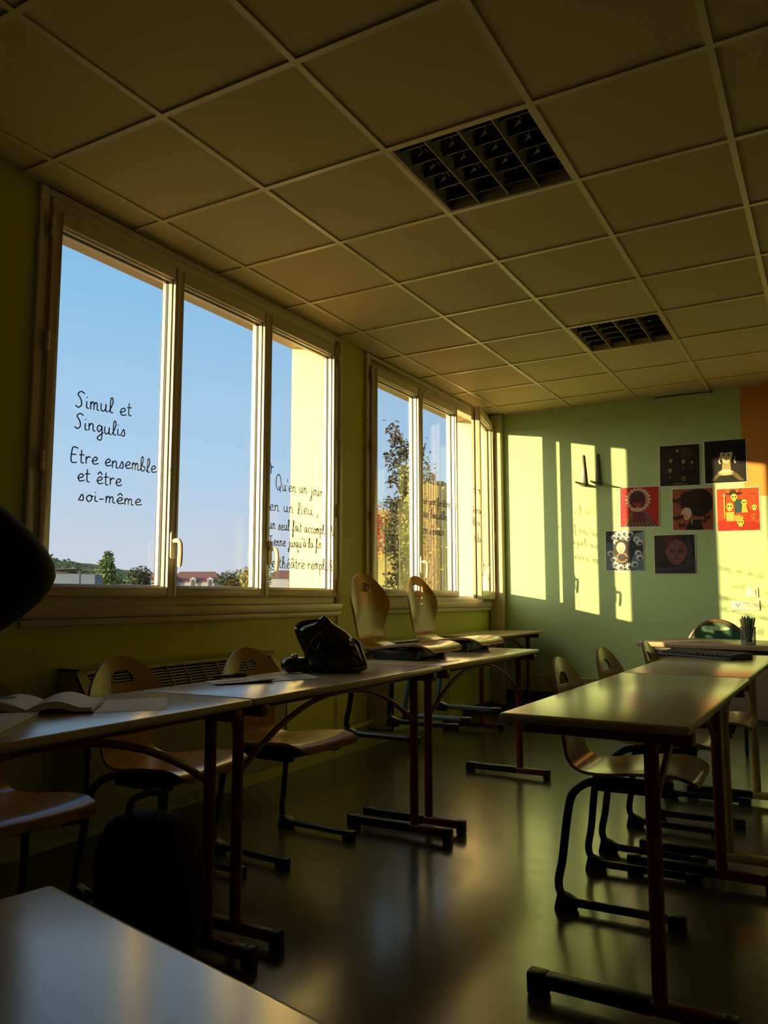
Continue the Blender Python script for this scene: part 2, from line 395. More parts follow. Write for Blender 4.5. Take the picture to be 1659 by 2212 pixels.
def make_sash(parent, y0, y1, gy0, gy1, glass=True, hinge=None, handle=None, lines=None, name='sash', wlabel=None, z0=1.030):
    """window leaf with glazing beads, gasket, glass; y in the parent's frame, hinge side pivot at local 0 handled by caller"""
    z1, gz0, gz1 = 2.690, 1.073, 2.628
    b = MB()
    pane_frame(b, y0, y1, z0, z1, gy0, gy1, gz0, gz1, -0.008, 0.032)
    pane_frame(b, y0+0.01, y1-0.01, z0+0.01, z1-0.01, gy0+0.012, gy1-0.012, gz0+0.012, gz1-0.012, -0.044, -0.022)
    pane_frame(b, y0+0.012, y1-0.012, z0+0.012, z1-0.012, gy0+0.007, gy1-0.007, gz0+0.007, gz1-0.007, -0.010, 0.014)
    s = b.build(name, 'pvc', parent, bevel=0.003)
    g = MB(); pane_frame(g, gy0-0.004, gy1+0.004, gz0-0.004, gz1+0.004, gy0+0.0095, gy1-0.0095, gz0+0.0095, gz1-0.0095, -0.022, -0.0102)
    g.build('gasket', 'gasket', s)
    q = MB(); q.box((GX-0.003, gy0, gz0), (GX+0.001, gy1, gz1)); q.build('glass_pane', 'window_glass', s, smooth=False)
    if hinge is not None:
        for z in (1.095, 1.59, 2.10, 2.60):
            h = MB(); h.tube([(0.036, hinge, z-0.042), (0.036, hinge, z-0.002)], 0.009, 10); h.tube([(0.036, hinge, z+0.002), (0.036, hinge, z+0.042)], 0.009, 10)
            h.build('hinge', 'pvc', s)
    if handle is not None:
        h = MB(); y = handle
        h.tube([(0.032, y, 1.275), (0.042, y, 1.275)], [0.001, 0.001], 8)
        pts = [(y+0.014*math.cos(t), 1.335+0.014*math.sin(t)) for t in [PI*k/8 for k in range(9)]]+[(y+0.014*math.cos(t), 1.225+0.014*math.sin(t)) for t in [PI+PI*k/8 for k in range(9)]]
        h.prism(pts, 0, 0.031, 0.044)
        path = cr([(0.044, y, 1.30), (0.075, y, 1.302), (0.088, y+0.003, 1.285), (0.088, y+0.006, 1.24), (0.082, y+0.008, 1.175)], 5)
        h.tube(path, [0.0115]*(len(path)-6)+[0.0125]*4+[0.011, 0.008], 10, sq=(1.0, 0.85))
        h.build('handle', 'pvc_handle', s)
    if lines:
        w = MB()
        for i, (tx, a, c, hh) in enumerate(lines): write(w, tx, a, c, hh, GX+0.004, r=0.0029 if lines is L1 else 0.0027, seed=i+3)
        o = w.build('marker_writing', 'marker_ink', s)
        if wlabel: o['label'] = wlabel
    return s
L1 = [('Simul et', (2.297, 1.862), (2.621, 1.880), .036), ('Singulis', (2.297, 1.767), (2.587, 1.775), .034),
      ('Etre ensemble', (2.281, 1.612), (2.789, 1.632), .034), ('et être', (2.321, 1.532), (2.575, 1.540), .034), ('soi-même', (2.332, 1.449), (2.701, 1.462), .030)]
L3 = [('Îr', (3.660, 1.765), (3.720, 1.745), .050), ("Qu'en un jour", (3.738, 1.665), (4.242, 1.675), .037), ('en un lieu ,', (3.679, 1.532), (4.196, 1.545), .036),
      ('un seul fait accompli', (3.677, 1.425), (4.275, 1.430), .034), ("Tienne jusqu'à la fin", (3.683, 1.328), (4.231, 1.337), .032),
      ('le théâtre rempli', (3.682, 1.198), (4.290, 1.203), .036)]
L2 = [('Un livre', (5.700, 1.955), (6.085, 1.965), .042), ('est une fenêtre', (5.660, 1.777), (6.204, 1.795), .036),
      ('par laquelle', (5.663, 1.668), (6.135, 1.680), .036), ("on s'évade", (5.677, 1.534), (6.077, 1.542), .040)]
def window(n, off):
    t = thing('window_%d' % n, kind='structure', loc=(0, 0, 0))
    b = MB()
    y = lambda v: v+off
    f0, f1 = -0.07, 0.016
    b.box((f0, y(2.075), 0.985), (f1, y(2.118), 2.765)); ye, yo = (4.405, 4.42) if n == 1 else (4.364, 4.366)
    b.box((f0, y(4.332), 0.985), (f1, y(ye), 2.765))
    b.box((f0, y(2.118), 0.985), (f1, y(4.332), 1.036)); b.box((f0, y(2.118), 2.682), (f1, y(4.332), 2.765))
    b.box((f0, y(2.868), 1.036), (f1, y(2.912), 2.682)); b.box((f0, y(3.572), 1.036), (f1, y(3.612), 2.682))
    # flat architrave with a small raised outer lip
    for a, c, e, g in ((2.055, 2.09, .985, 2.775), (yo-.035, yo, .985, 2.775)): b.box((0.0, y(a), e), (0.022, y(c), g))
    b.box((0.0, y(2.09), 2.742), (0.022, y(yo-.035), 2.775))
    b.build('window_frame', 'pvc', t, bevel=0.003)
    s = MB()
    s.box((-0.012, y(2.055), 0.938), (0.030, y(yo), 0.985)); s.box((-0.012, y(2.055), 0.905), (0.020, y(yo), 0.936))
    s.build('window_sill', 'pvc', t, bevel=0.004)
    e = MB(); e.prism([(-0.40, 0.99), (-0.06, 1.012), (-0.06, 0.985), (-0.40, 0.965)][::-1], 1, 0, 1)
    e = MB(); e.box((-0.42, y(2.10), 0.985), (-0.07, y(4.36), 1.006)); e.build('outer_sill', 'facade_yellow', t)
    e = MB(); e.box((-0.362, y(2.10), 2.752), (-0.10, y(4.36), 2.772)); e.build('outer_soffit', 'soffit', t)
    if n == 1:
        make_sash(t, y(2.112), y(2.876), y(2.160), y(2.836), hinge=y(2.105), handle=y(2.856), lines=L1, wlabel='black handwriting of five short lines starting with a capital S')
        make_sash(t, y(2.878), y(3.590), y(2.897), y(3.560))
        make_sash(t, y(3.592), y(4.342), y(3.630), y(4.297), hinge=y(4.350), handle=y(3.626), lines=L3, wlabel='black joined handwriting of five lines over the pale jamb outside')
    else:
        make_sash(t, y(2.112), y(2.882), y(2.188), y(2.838), hinge=y(2.105), handle=y(2.858))
        make_sash(t, y(2.884), y(3.590), y(2.912), y(3.560), lines=L2, wlabel='black handwriting of four lines in front of the cane screen')
        s3 = make_sash(t, -0.738, -0.003, -0.693, -0.026, hinge=0.004, handle=y(3.626)-y(4.345), z0=1.008)
        s3.location = (0.030, y(4.345), 0); s3.rotation_euler = (0, 0, math.radians(12.8))
    return t
window(1, 0.0); window(2, DW)

# ------------------------------------------------------------------ ceiling lights
def ceiling_light(i, j, label):
    x, y = X0+i*TS+0.012, Y0+j*TS+0.012; S = TS-0.024
    t = thing('ceiling_light', label, 'ceiling light', (x+S/2, y+S/2, HC), group='louvred ceiling lights')
    h = S/2; b = MB(); w = 0.008
    b.box((-h, -h, -0.004), (h, -h+w, 0.085)); b.box((-h, h-w, -0.004), (h, h, 0.085))
    b.box((-h, -h+w, -0.004), (-h+w, h-w, 0.085)); b.box((h-w, -h+w, -0.004), (h, h-w, 0.085)); b.box((-h+w, -h+w, 0.08), (h-w, h-w, 0.085))
    b.build('frame', 'ceiling_bar', t)
    r = MB(); cw = (2*h-2*w)/4
    for k in range(4):
        c = -h+w+cw*(k+.5); pr = []
        for q in range(9):
            a = -1+q/4; pr.append((c+a*cw*.5, 0.006+0.062*(1-a*a*0.98)))
        for q in range(8):
            n = len(r.v); r.v += [(pr[q][0], -h+w, pr[q][1]), (pr[q+1][0], -h+w, pr[q+1][1]), (pr[q+1][0], h-w, pr[q+1][1]), (pr[q][0], h-w, pr[q][1])]
            r.face((n, n+1, n+2, n+3))
    r.build('reflector', 'louvre', t)
    f = MB()
    for k in range(5):
        c = -h+w+cw*k; f.box((c-0.0014, -h+w, -0.002), (c+0.0014, h-w, 0.012))
    f.build('fin', 'ceiling_bar', t)
    for q in range(5):
        lv = MB(); yy = -h+w+(2*h-2*w)*(q+.5)/5
        for k in range(4):
            c = -h+w+cw*(k+.5); pts = []
            for z in range(7):
                a = -1+z/3; pts.append((0.018+0.040*(1-a*a*0.9), c+a*(cw*.5-0.002)))
            lv.prism([(0.018, c-cw*.5+.002)]+pts+[(0.018, c+cw*.5-.002)], 1, yy-0.002, yy+0.002)
        lv.build('cross_louvre', 'louvre_dark', t, smooth=False)
    for k in range(4):
        tb = MB(); c = -h+w+cw*(k+.5); tb.tube([(c, -h+0.03, 0.055), (c, h-0.03, 0.055)], 0.007, 10); tb.build('light_tube', 'louvre', t)
    return t
ceiling_light(2, 1, 'unlit square louvred light set in the ceiling nearer the camera, the larger of two')
ceiling_light(2, 5, 'unlit square louvred light set in the ceiling towards the poster wall, the smaller of two')

# ------------------------------------------------------------------ heaters and pipe
def heater(y0, y1, label):
    t = thing('convector_heater', label, 'heater', (0, y0, 0))
    L = y1-y0; b = MB()
    prof = [(0, .12), (.195, .12), (.195, .595), (.105, .715), (.105, .728), (0, .728)]
    # casing: plates around a slanted grille opening
    for e0, e1 in ((0, .012), (L-.012, L)): b.prism([(z, x) for x, z in prof], 1, e0, e1)
    b.box((.183, 0, .12), (.195, L, .60)); b.box((-.01, 0, .718), (.105, L, .728)); b.box((0, 0, .12), (.19, L, .13))
    d = Vector((.105-.195, 0, .718-.595)); 
    def slant(u, off=0.0): return (.195+d.x*u+off*.8, .595+d.z*u+off*.59)
    for u0, u1 in ((-.02, .10), (.90, 1.02)):
        p, q = slant(u0), slant(u1); p2, q2 = slant(u0, -.012), slant(u1, -.012)
        b.prism([(p[1], p[0]), (q[1], q[0]), (q2[1], q2[0]), (p2[1], p2[0])], 1, 0, L)
    for e0, e1 in ((0, .05), (L-.05, L)):
        p, q = slant(0), slant(1); p2, q2 = slant(0, -.012), slant(1, -.012)
        b.prism([(p[1], p[0]), (q[1], q[0]), (q2[1], q2[0]), (p2[1], p2[0])], 1, e0, e1)
    b.build('casing', 'heater', t, smooth=False)
    g = MB()
    for k in range(1, 8):
        p = slant(.10+.8*k/8); g.tube([(p[0]-.004, .05, p[1]-.003), (p[0]-.004, L-.05, p[1]-.003)], .0035, 5)
    n = int((L-.1)/.105)
    for k in range(1, n):
        yy = .05+(L-.1)*k/n; p, q = slant(.08), slant(.92); g.tube([(p[0], yy, p[1]), (q[0], yy, q[1])], .005, 6)
    g.build('grille', 'heater', t)
    k = MB(); k.prism([(z, x) for x, z in ((.005, .14), (.17, .14), (.17, .57), (.085, .69), (.005, .70))], 1, .014, L-.014); k.build('dark_interior', 'heater_dark', t, smooth=False)  # near-black block standing in for the shaded inside behind the grille
    return t
heater(2.26, 3.60, 'olive green convector heater with slanted grille below the nearer window, behind the chairs')
heater(4.80, 5.70, 'olive green convector heater with slanted grille below the farther window, behind the stacked chairs')
b = MB(); b.tube(cr([(0.10, 3.60, .17), (.09, 3.66, .165), (.055, 3.70, .165), (.045, 3.76, .165), (.045, 4.2, .17), (.045, 4.78, .18)], 5), .017, 12)
b.tube([(.045, 4.42, .173), (.045, 4.46, .173)], .021, 12)
tag(b.build('heating_pipe', 'pipe_paint'), 'pale green heating pipe along the foot of the window wall between the two heaters', 'pipe')

# ------------------------------------------------------------------ tables
def make_table(loc, rz, label, frame='frame_red', L=1.295, Wd=.475, group='two-seat school tables', leg_in=.105):
    """top runs along local y from 0 to L and along x from -Wd to 0; the posts stand near x=0"""
    t = thing('school_table', label, 'table', loc, rz, group)
    H = .724; b = MB(); b.box((-Wd, 0, H-.023), (0, L, H)); 
    o = b.build('tabletop', ['table_laminate', 'table_edge'], t, bevel=.0095, seg=4)
    for p in o.data.polygons:
        if p.center.z < H-.0008: p.material_index = 1
    for yy, sg in ((leg_in, 1), (L-leg_in, -1)):
        g = MB(); g.tube([(-.112, yy, .03), (-.112, yy, .68)], .0172, 14, sq=(1.1, .95), up=(1, 0, 0)); lg = g.build('leg', frame, t)
        g = MB(); g.box((-Wd+.035, yy-.020, .664), (-.008, yy+.020, .7005)); g.build('top_bracket', frame, t, bevel=.006)
        f = MB(); f.box((-.135, yy-.019, .022), (.052, yy+.019, .056)); ft = f.build('foot', frame, t, bevel=.009, seg=3)
        c = MB(); c.box((-Wd+.045, yy-.0195, .020), (-.13, yy+.0195, .0565)); c.build('foot_cover', 'black_plastic', ft, bevel=.007)
        for xa, xb in ((-Wd+.03, -Wd+.085), (.028, .064)):
            c = MB(); c.box((xa, yy-.021, 0), (xb, yy+.021, .058)); c.build('foot_cap', 'black_plastic', ft, bevel=.007)
    c = MB(); c.box((-Wd+.06, leg_in, .668), (-Wd+.085, L-leg_in, .694)); c.box((-.12, leg_in, .672), (-.095, L-leg_in, .694)); c.build('side_rail', frame, t, bevel=.003)
    a = MB(); n = 24; pts = []
    for k in range(n+1):
        u = k/n; pts.append((-.112, leg_in+.012+(L-2*leg_in-.024)*u, .49+.185*(1-abs(2*u-1)**2.1)))
    a.tube(pts, .0105, 10, sq=(1, .8)); a.build('arched_brace', frame, t)
    return t
make_table((1.335, .600, 0), 0, 'long beige table by the windows with open notebooks on it', leg_in=.06)
make_table((1.335, 1.900, 0), 0, 'middle beige table of the window row carrying the black bag', leg_in=.06)
make_table((1.335, 3.215, 0), 0, 'end beige table of the window row with two chairs hung on it', leg_in=.06)
make_table((2.545, 1.985, 0), math.radians(-.6), 'bare beige table with dark red legs in the right-hand row, reflecting the yellow wall')
make_table((2.557, 3.285, 0), math.radians(-.6), 'beige table with olive yellow legs carrying the keyboard', 'frame_yellow')
make_table((.52, 5.74, 0), 0, 'small table standing alone in the corner under the farther window')
make_table((3.386, .325, 0), math.radians(78.2), 'beige table in the foreground at the bottom of the view', L=1.295)

# ------------------------------------------------------------------ chairs
def chair_shell(holes, back_w=.188, waist=.128, edge='plywood_edge'):
    prof = cr([(.226, .418), (.215, .436), (.17, .448), (.09, .447), (.0, .440), (-.09, .434), (-.155, .438), (-.195, .462), (-.212, .51), (-.220, .58), (-.230, .64), (-.246, .72), (-.264, .808)], 6)
    ln = [0.0]
    for i in range(1, len(prof)): ln.append(ln[-1]+(prof[i]-prof[i-1]).length)
    T = ln[-1]
    def P(s):
        s = max(0, min(T, s))
        for i in range(1, len(ln)):
            if ln[i] >= s:
                t = (s-ln[i-1])/(ln[i]-ln[i-1]); p = prof[i-1].lerp(prof[i], t); return p.x, p.y
    wid = [(0, .150), (.012, .172), (.04, .188), (.12, .192), (.22, .185), (.32, .170), (.40, .148), (.47, waist+.002), (.53, waist+.004), (.60, .160), (.675, back_w), (.725, back_w-.009), (.775, back_w-.043), (.815, back_w-.088), (.840, .052)]
    tot = T-.001; wid = [(s*tot/.85, w) for s, w in wid]+[(tot, .0)]
    c = cr([(s, w, 0) for s, w in wid], 5)
    c[-1] = Vector((tot, .0, 0))
    right = [(p.x, max(0.0, p.y)) for p in c]
    outl = [(s, w) for s, w in right if w > 1e-4]+[(tot, 0)]+[(s, -w) for s, w in right[::-1] if w > 1e-4]
    bm = bmesh.new(); es = []
    def loop(pts):
        vs = [bm.verts.new((s, w, 0)) for s, w in pts]
        for i in range(len(vs)): es.append(bm.edges.new((vs[i], vs[(i+1) % len(vs)])))
    loop(outl)
    for h in holes: loop([(s*tot/.85, w) for s, w in h])
    bmesh.ops.triangle_fill(bm, use_beauty=True, use_dissolve=False, edges=es)
    for k in range(1, 44):
        s = tot*k/44
        bmesh.ops.bisect_plane(bm, geom=bm.verts[:]+bm.edges[:]+bm.faces[:], plane_co=(s, 0, 0), plane_no=(1, 0, 0), dist=1e-6)
    for w in (-.12, -.06, 0, .06, .12):
        bmesh.ops.bisect_plane(bm, geom=bm.verts[:]+bm.edges[:]+bm.faces[:], plane_co=(0, w, 0), plane_no=(0, 1, 0), dist=1e-6)
    for v in bm.verts:
        s, w = v.co.x, v.co.y; x, z = P(s); u = s/tot
        q = (w/.19)**2
        bk = max(0, min(1, (u-.55)/.2)); st = max(0, min(1, (.5-u)/.2))
        x += .028*q*bk; z += .010*q*st*(1 if u > .12 else u/.12)
        v.co = (x, w, z)
    bmesh.ops.recalc_face_normals(bm, faces=bm.faces)
    up = sum(f.normal.z*f.calc_area() for f in bm.faces)
    if up < 0: bmesh.ops.reverse_faces(bm, faces=bm.faces)
    bm.normal_update()
    # thickness: lower copy along the normals, rim joined
    top = list(bm.faces); nv = {v: v.normal.copy() for v in bm.verts}
    bedges = [e for e in bm.edges if e.is_boundary]
    low = {v: bm.verts.new(v.co-nv[v]*.0105) for v in list(nv)}
    for f in top: bm.faces.new([low[v] for v in f.verts][::-1])
    for e in bedges:
        f = e.link_faces[0]; a, c2 = e.verts
        for l in f.loops:
            if l.edge == e: a, c2 = l.vert, l.link_loop_next.vert
        nf = bm.faces.new((c2, a, low[a], low[c2])); nf.material_index = 1
    me = bpy.data.meshes.new('seat_shell'); bm.to_mesh(me); bm.free()
    me.materials.append(M['plywood']); me.materials.append(M[edge])
    me.polygons.foreach_set('use_smooth', [True]*len(me.polygons)); me.set_sharp_from_angle(angle=math.radians(40))
    return me
def arc_hole(cs, w, h, n=10):
    """handle slot: flat bottom, arched top"""
    pts = [(cs, -w), (cs, w)]
    for k in range(n+1):
        t = PI*k/n; pts.append((cs+.012+h*math.sin(t), w*math.cos(t)))
    return pts[:2]+pts[2:]
def bow_hole(cs, w, h, thick):
    top = [(cs+thick*.5+h*math.cos(a*1.1), w*a) for a in [1-2*k/8 for k in range(9)]]
    bot = [(cs-thick*.5+h*math.cos(a*1.1), w*.9*a) for a in [-1+2*k/8 for k in range(9)]]
    return top+bot
SHELL_A = chair_shell([arc_hole(.742, .056, .038)])
SHELL_B = chair_shell([bow_hole(.752, .062, .02, .040), bow_hole(.700, .038, .014, .014), bow_hole(.665, .026, .008, .010), [(.635+.006*math.cos(t), .007*math.sin(t)) for t in [2*PI*k/8 for k in range(8)]]], back_w=.180, waist=.125)
def make_chair(loc, rz, label, shell=SHELL_A, frame='chair_frame_dark', group='plywood school chairs'):
    t = thing('school_chair', label, 'chair', loc, rz, group)
    o = bpy.data.objects.new('seat_shell', shell); COL.objects.link(o); o.parent = t
    for sg in (-1, 1):
        p = cr([(.145, .150*sg, .415), (.05, .150*sg, .414), (-.06, .160*sg, .412), (-.125, .178*sg, .405), (-.172, .190*sg, .368), (-.190, .197*sg, .30), (-.208, .205*sg, .16), (-.222, .210*sg, .085), (-.212, .212*sg, .045), (-.175, .213*sg, .028), (-.10, .213*sg, .026), (.10, .213*sg, .026), (.165, .213*sg, .026)], 5)
        b = MB(); b.tube(p, .0125, 10, sq=(1.1, 1.0)); lg = b.build('skid_leg', frame, t)
        c = MB(); c.prism([(0, -.235), (0, -.165), (.030, -.150), (.050, -.195), (.056, -.222)], 1, .213*sg-.019, .213*sg+.019); c.build('rear_glide', 'black_plastic', lg, bevel=.004)
        c = MB(); c.box((.122, .213*sg-.017, 0), (.178, .213*sg+.017, .040)); c.build('front_glide', 'black_plastic', lg, bevel=.005)
    s = MB(); s.box((-.09, -.135, .385), (-.05, .135, .425)); s.box((.075, -.135, .385), (.115, .135, .435)); s.box((-.10, -.168, .379), (.135, -.128, .425)); s.box((-.10, .128, .379), (.135, .168, .425))
    s.build('seat_support', 'black_plastic', t, bevel=.006)
    return t
make_chair((2.215, 2.90, 0), math.radians(2), 'nearest plywood chair of the right-hand row, its whole black skid frame in view')
make_chair((2.205, 3.545, 0), math.radians(-2), 'second plywood chair of the right-hand row, behind the nearest one')
make_chair((2.265, 4.17, 0), math.radians(2), 'farthest plywood chair of the right-hand row, beside the keyboard table')
make_chair((.775, 1.455, 0), math.radians(-8), 'plywood chair cut by the left edge of the view, only its seat front showing')
make_chair((.745, 2.16, 0), math.radians(3), 'plywood chair behind the nearest window-row table, its back before the heater end')
make_chair((.835, 2.76, 0), math.radians(-4), 'plywood chair behind the middle window-row table, its back rising above the pen and papers')
make_chair((.975, 3.54, .346), math.radians(0), 'plywood chair hung on the tabletop nearer the black bag, with one slot in its back')
make_chair((.945, 4.20, .346), math.radians(0), 'plywood chair hung on the table end, with four cut-outs in its back and teal legs', SHELL_B, 'chair_frame_teal')

# ------------------------------------------------------------------ papers, notebooks, pen, bags
TZ = .7242
def sheet(pts, label, mat_='paper', curl=0.0, z=TZ, lines=0, name='paper_sheet', cat='paper'):
    b = MB(); A, B, C, D = [Vector((*p, 0)) for p in pts]; n = 10
    for i in range(n+1):
        for j in range(n+1):
            u, v = i/n, j/n
            p = A.lerp(B, u).lerp(D.lerp(C, u), v)
            h = curl*max(0, (u-.55)/.45)**2*(.3+.7*v)+curl*.25*math.sin(u*5+v*3)**2*.5
            b.v.append((p.x, p.y, z+.0006+h))
    for i in range(n):
        for j in range(n):
            q = i*(n+1)+j; b.face((q, q+1, q+n+2, q+n+1))
    m0 = len(b.v)
    for k in range(m0): x, y, zz = b.v[k]; b.v.append((x, y, zz-.0005))
    for f in list(b.f): b.face([m0+i for i in f[::-1]])
    for k in range(lines):
        u0 = .12+.76*k/lines; rn = random.Random(k)
        ue = u0+.022
        for s0, s1 in ((.1, rn.uniform(.3, .5)), (.55, rn.uniform(.7, .9))):
            q = [A.lerp(B, u).lerp(D.lerp(C, u), v) for u, v in ((u0, s0), (ue, s0), (ue, s1), (u0, s1))]
            n0 = len(b.v); b.v += [(p.x, p.y, z+.0012+curl*.0) for p in q]; b.face((n0, n0+1, n0+2, n0+3), 1)
    return tag(b.build(name, [mat_, 'print_ink']), label, cat)
sheet([(1.11, 1.43), (.93, 1.60), (1.08, 1.80), (1.275, 1.60)], 'loose white sheet lying beside the open notebook on the nearest window-row table', curl=.0)
sheet([(.86, 2.20), (.99, 2.12), (1.10, 2.30), (.97, 2.40)], 'crumpled white sheet under the pen on the middle window-row table', curl=.010)
sheet([(.93, 2.33), (1.06, 2.28), (1.17, 2.49), (1.03, 2.60)], 'printed white sheet with rows of text beside the black bag', z=TZ+.0014, lines=11)
b = MB(); d = Vector((.05, .20, 0)); p0 = Vector((.905, 2.185, TZ+.018)); dn = Vector((.28, .96, -.02)).normalized()
P = [p0+dn*s for s in (0, .012, .02, .10, .13, .15)]
b.tube(P, [.0012, .004, .006, .007, .0075, .006], 12)
pen = thing('pen', 'black pen lying on the crumpled sheet of the middle window-row table', 'pen')
b.build('barrel', 'black_plastic', pen)
b = MB(); b.tube([p0+dn*.10+Vector((0, 0, .0085)), p0+dn*.148+Vector((0, 0, .0085))], .0018, 6); b.build('clip', 'black_plastic', pen)
def notebook(loc, rz, label, w=.16, h=.22, bend=.035):
    t = thing('notebook', label, 'notebook', loc, rz, None)
    for sg, nm in ((-1, 'left_pages'), (1, 'right_pages')):
        b = MB(); n = 12; th = .006
        for i in range(n+1):
            u = i/n; z = .004+th+bend*(math.sin(min(1, u*1.25)*PI*.95)**1.0)*(.65 if sg > 0 else .55)*(1-.25*u)
            for v in (-h/2, h/2): b.v.append((sg*u*w, v, z))
        for i in range(n): q = i*2; b.face((q, q+1, q+3, q+2))
        k = len(b.v)
        for i in range(n+1):
            u = i/n; z = .003+max(0, bend*(math.sin(min(1, u*1.25)*PI*.95))*(.65 if sg > 0 else .55)*(1-.25*u)-.012*(1-u*.3))
            for v in (-h/2, h/2): b.v.append((sg*u*w, v, z))
        for i in range(n):
            q = k+i*2; b.face((q, q+2, q+3, q+1)); b.face((i*2, i*2+2, k+i*2+2, k+i*2), 0); b.face((i*2+1, k+i*2+1, k+i*2+3, i*2+3), 0)
        b.face((2*n, 2*n+1, k+2*n+1, k+2*n)); b.build('page_block', 'paper', t)
    c = MB(); c.box((-w-.004, -h/2-.004, 0), (w+.004, h/2+.004, .0025)); c.build('cover', 'book_cover', t)
    return t
n1 = notebook((.955, 1.435, TZ+.0022), math.radians(42), 'open notebook with lifted pages on the nearest window-row table')
b = MB(); b.box((-.11, -.10, .0385), (-.035, -.055, .040)); b.build('teal_note', 'teal_paper', n1)
t = thing('exercise_book', 'closed flat white exercise book at the left edge in front of the open notebook', 'notebook', (1.10, 1.165, TZ), math.radians(38))
b = MB(); b.box((-.10, -.15, .002), (.10, .15, .010)); b.build('page_block', 'paper_shade', t)
b = MB(); b.box((-.102, -.152, .010), (.102, .152, .0115)); b.box((-.102, -.152, 0), (.102, .152, .0015)); b.build('cover', 'paper', t)

def black_bag():
    u = Vector((.83, .56, 0)); ang = math.atan2(u.y, u.x)
    t = thing('handbag', 'slouched shiny black leather handbag lying on the middle window-row table', 'bag', (1.035, 2.715, TZ), ang)
    sc = .00187
    # silhouette: height (px) -> left, right (px from x=700), depth half (m)
    S = [(0, -48, 82, .085), (14, -52, 87, .095), (34, -44, 82, .095), (55, -52, 70, .085), (72, -60, 60, .07), (85, -62, 48, .055), (97, -50, 30, .045), (106, -22, 17, .030), (113, -4, 10, .018), (118, 1, 5, .006)]
    b = MB(); n = 28; rows = 34
    prof = cr([(s[0], s[1], s[2]) for s in S], 8); dep = cr([(s[0], s[3], 0) for s in S], 8)
    N = len(prof)
    for i in range(N):
        z = prof[i].x*sc; c = (prof[i].y+prof[i].z)/2*sc; r = (prof[i].z-prof[i].y)/2*sc; d = dep[i].y
        for k in range(n):
            a = 2*PI*k/n; ca, sa = math.cos(a), math.sin(a)
            wob = 1+.10*noise.noise(Vector((ca*1.5, sa*1.5, z*22)))-.09*max(0, math.sin(3*a+z*40+1.3*noise.noise(Vector((z*18, a, 0)))))*(1 if 2 < i < N-8 else 0)
            x = c+r*abs(ca)**.9*(1 if ca > 0 else -1)*(1 if abs(ca) > .8 else wob); y = d*sa*wob
            b.v.append((x, y, max(.001, z)))
    for i in range(N-1):
        for k in range(n):
            l = (k+1) % n; b.face((i*n+k, i*n+l, (i+1)*n+l, (i+1)*n+k))
    b.face(list(range(n))[::-1]); b.face([(N-1)*n+k for k in range(n)])
    b.build('body', 'leather', t, angle=80)
    m = MB(); pts = cr([(-.112, -.02, .165), (-.085, -.035, .155), (-.03, -.03, .185), (.0, -.005, .215), (-.02, .03, .20), (-.07, .035, .195), (-.105, .02, .185)], 6, True)
    m.tube(pts, .011, 8, closed=True, sq=(1.3, .8)); m.build('opening_rim', 'leather', t)
    h = MB(); h.tube(cr([(.01, -.07, .17), (-.045, -.10, .13), (-.07, -.112, .07), (-.055, -.115, .02), (-.01, -.118, .014)], 7), .008, 8); h.tube(cr([(.02, -.07, .175), (-.01, -.105, .13), (-.03, -.12, .08), (-.01, -.122, .03)], 7), .007, 8)
    h.build('handle_strap', 'leather', t)
    h = MB(); h.tube(cr([(.10, -.03, .13), (.125, -.05, .125), (.145, -.05, .09), (.165, -.03, .03), (.15, -.05, .018), (.10, -.09, .016)], 7), .008, 8, sq=(1, 1.5)); h.build('side_strap', 'leather', t)
    k = MB(); k.box((.098, -.062, .108), (.122, -.052, .130)); k.build('strap_ring', 'buckle', t, bevel=.004)
    q = MB(); q.sphere((-.135, -.035, .032), (.040, .038, .032), 0, 20, 12); q.tube([(-.135, -.035, .032), (.02, -.02, .030)], [.031, .029], 14); p = q.build('pouch', 'leather', t)
    k = MB(); k.sphere((-.12, -.035, .066), (.015, .010, .010), 0, 12, 8); k.build('clasp', 'buckle', p)
black_bag()
def floor_bag():
    t = thing('backpack', 'black backpack standing on the floor under the nearest window-row tables', 'bag', (1.13, 1.695, 0), 0)
    b = MB()
    sg = lambda v, e: abs(v)**e*(1 if v > 0 else -1)
    def fn(q, p):
        q = Vector((.165*sg(p.x, .6), .100*sg(p.y, .6), .20+.22*sg(p.z, .7))); s = 1+.07*noise.noise(q*9)
        return Vector((q.x*s, q.y*s, max(0.0, q.z)))
    b.sphere((0, 0, .19), .2, 0, 28, 18, fn=fn)
    b.build('body', 'backpack', t, angle=80)
    p = MB(); p.sphere((.0, -.085, .14), (.12, .045, .11), 0, 18, 12); p.build('front_pocket', 'backpack', t)
    h = MB(); h.tube(cr([(-.02, -.06, .40), (-.02, -.05, .46), (-.02, .05, .46), (-.02, .06, .40)], 5), .010, 8); h.build('carry_loop', 'backpack', t)
floor_bag()

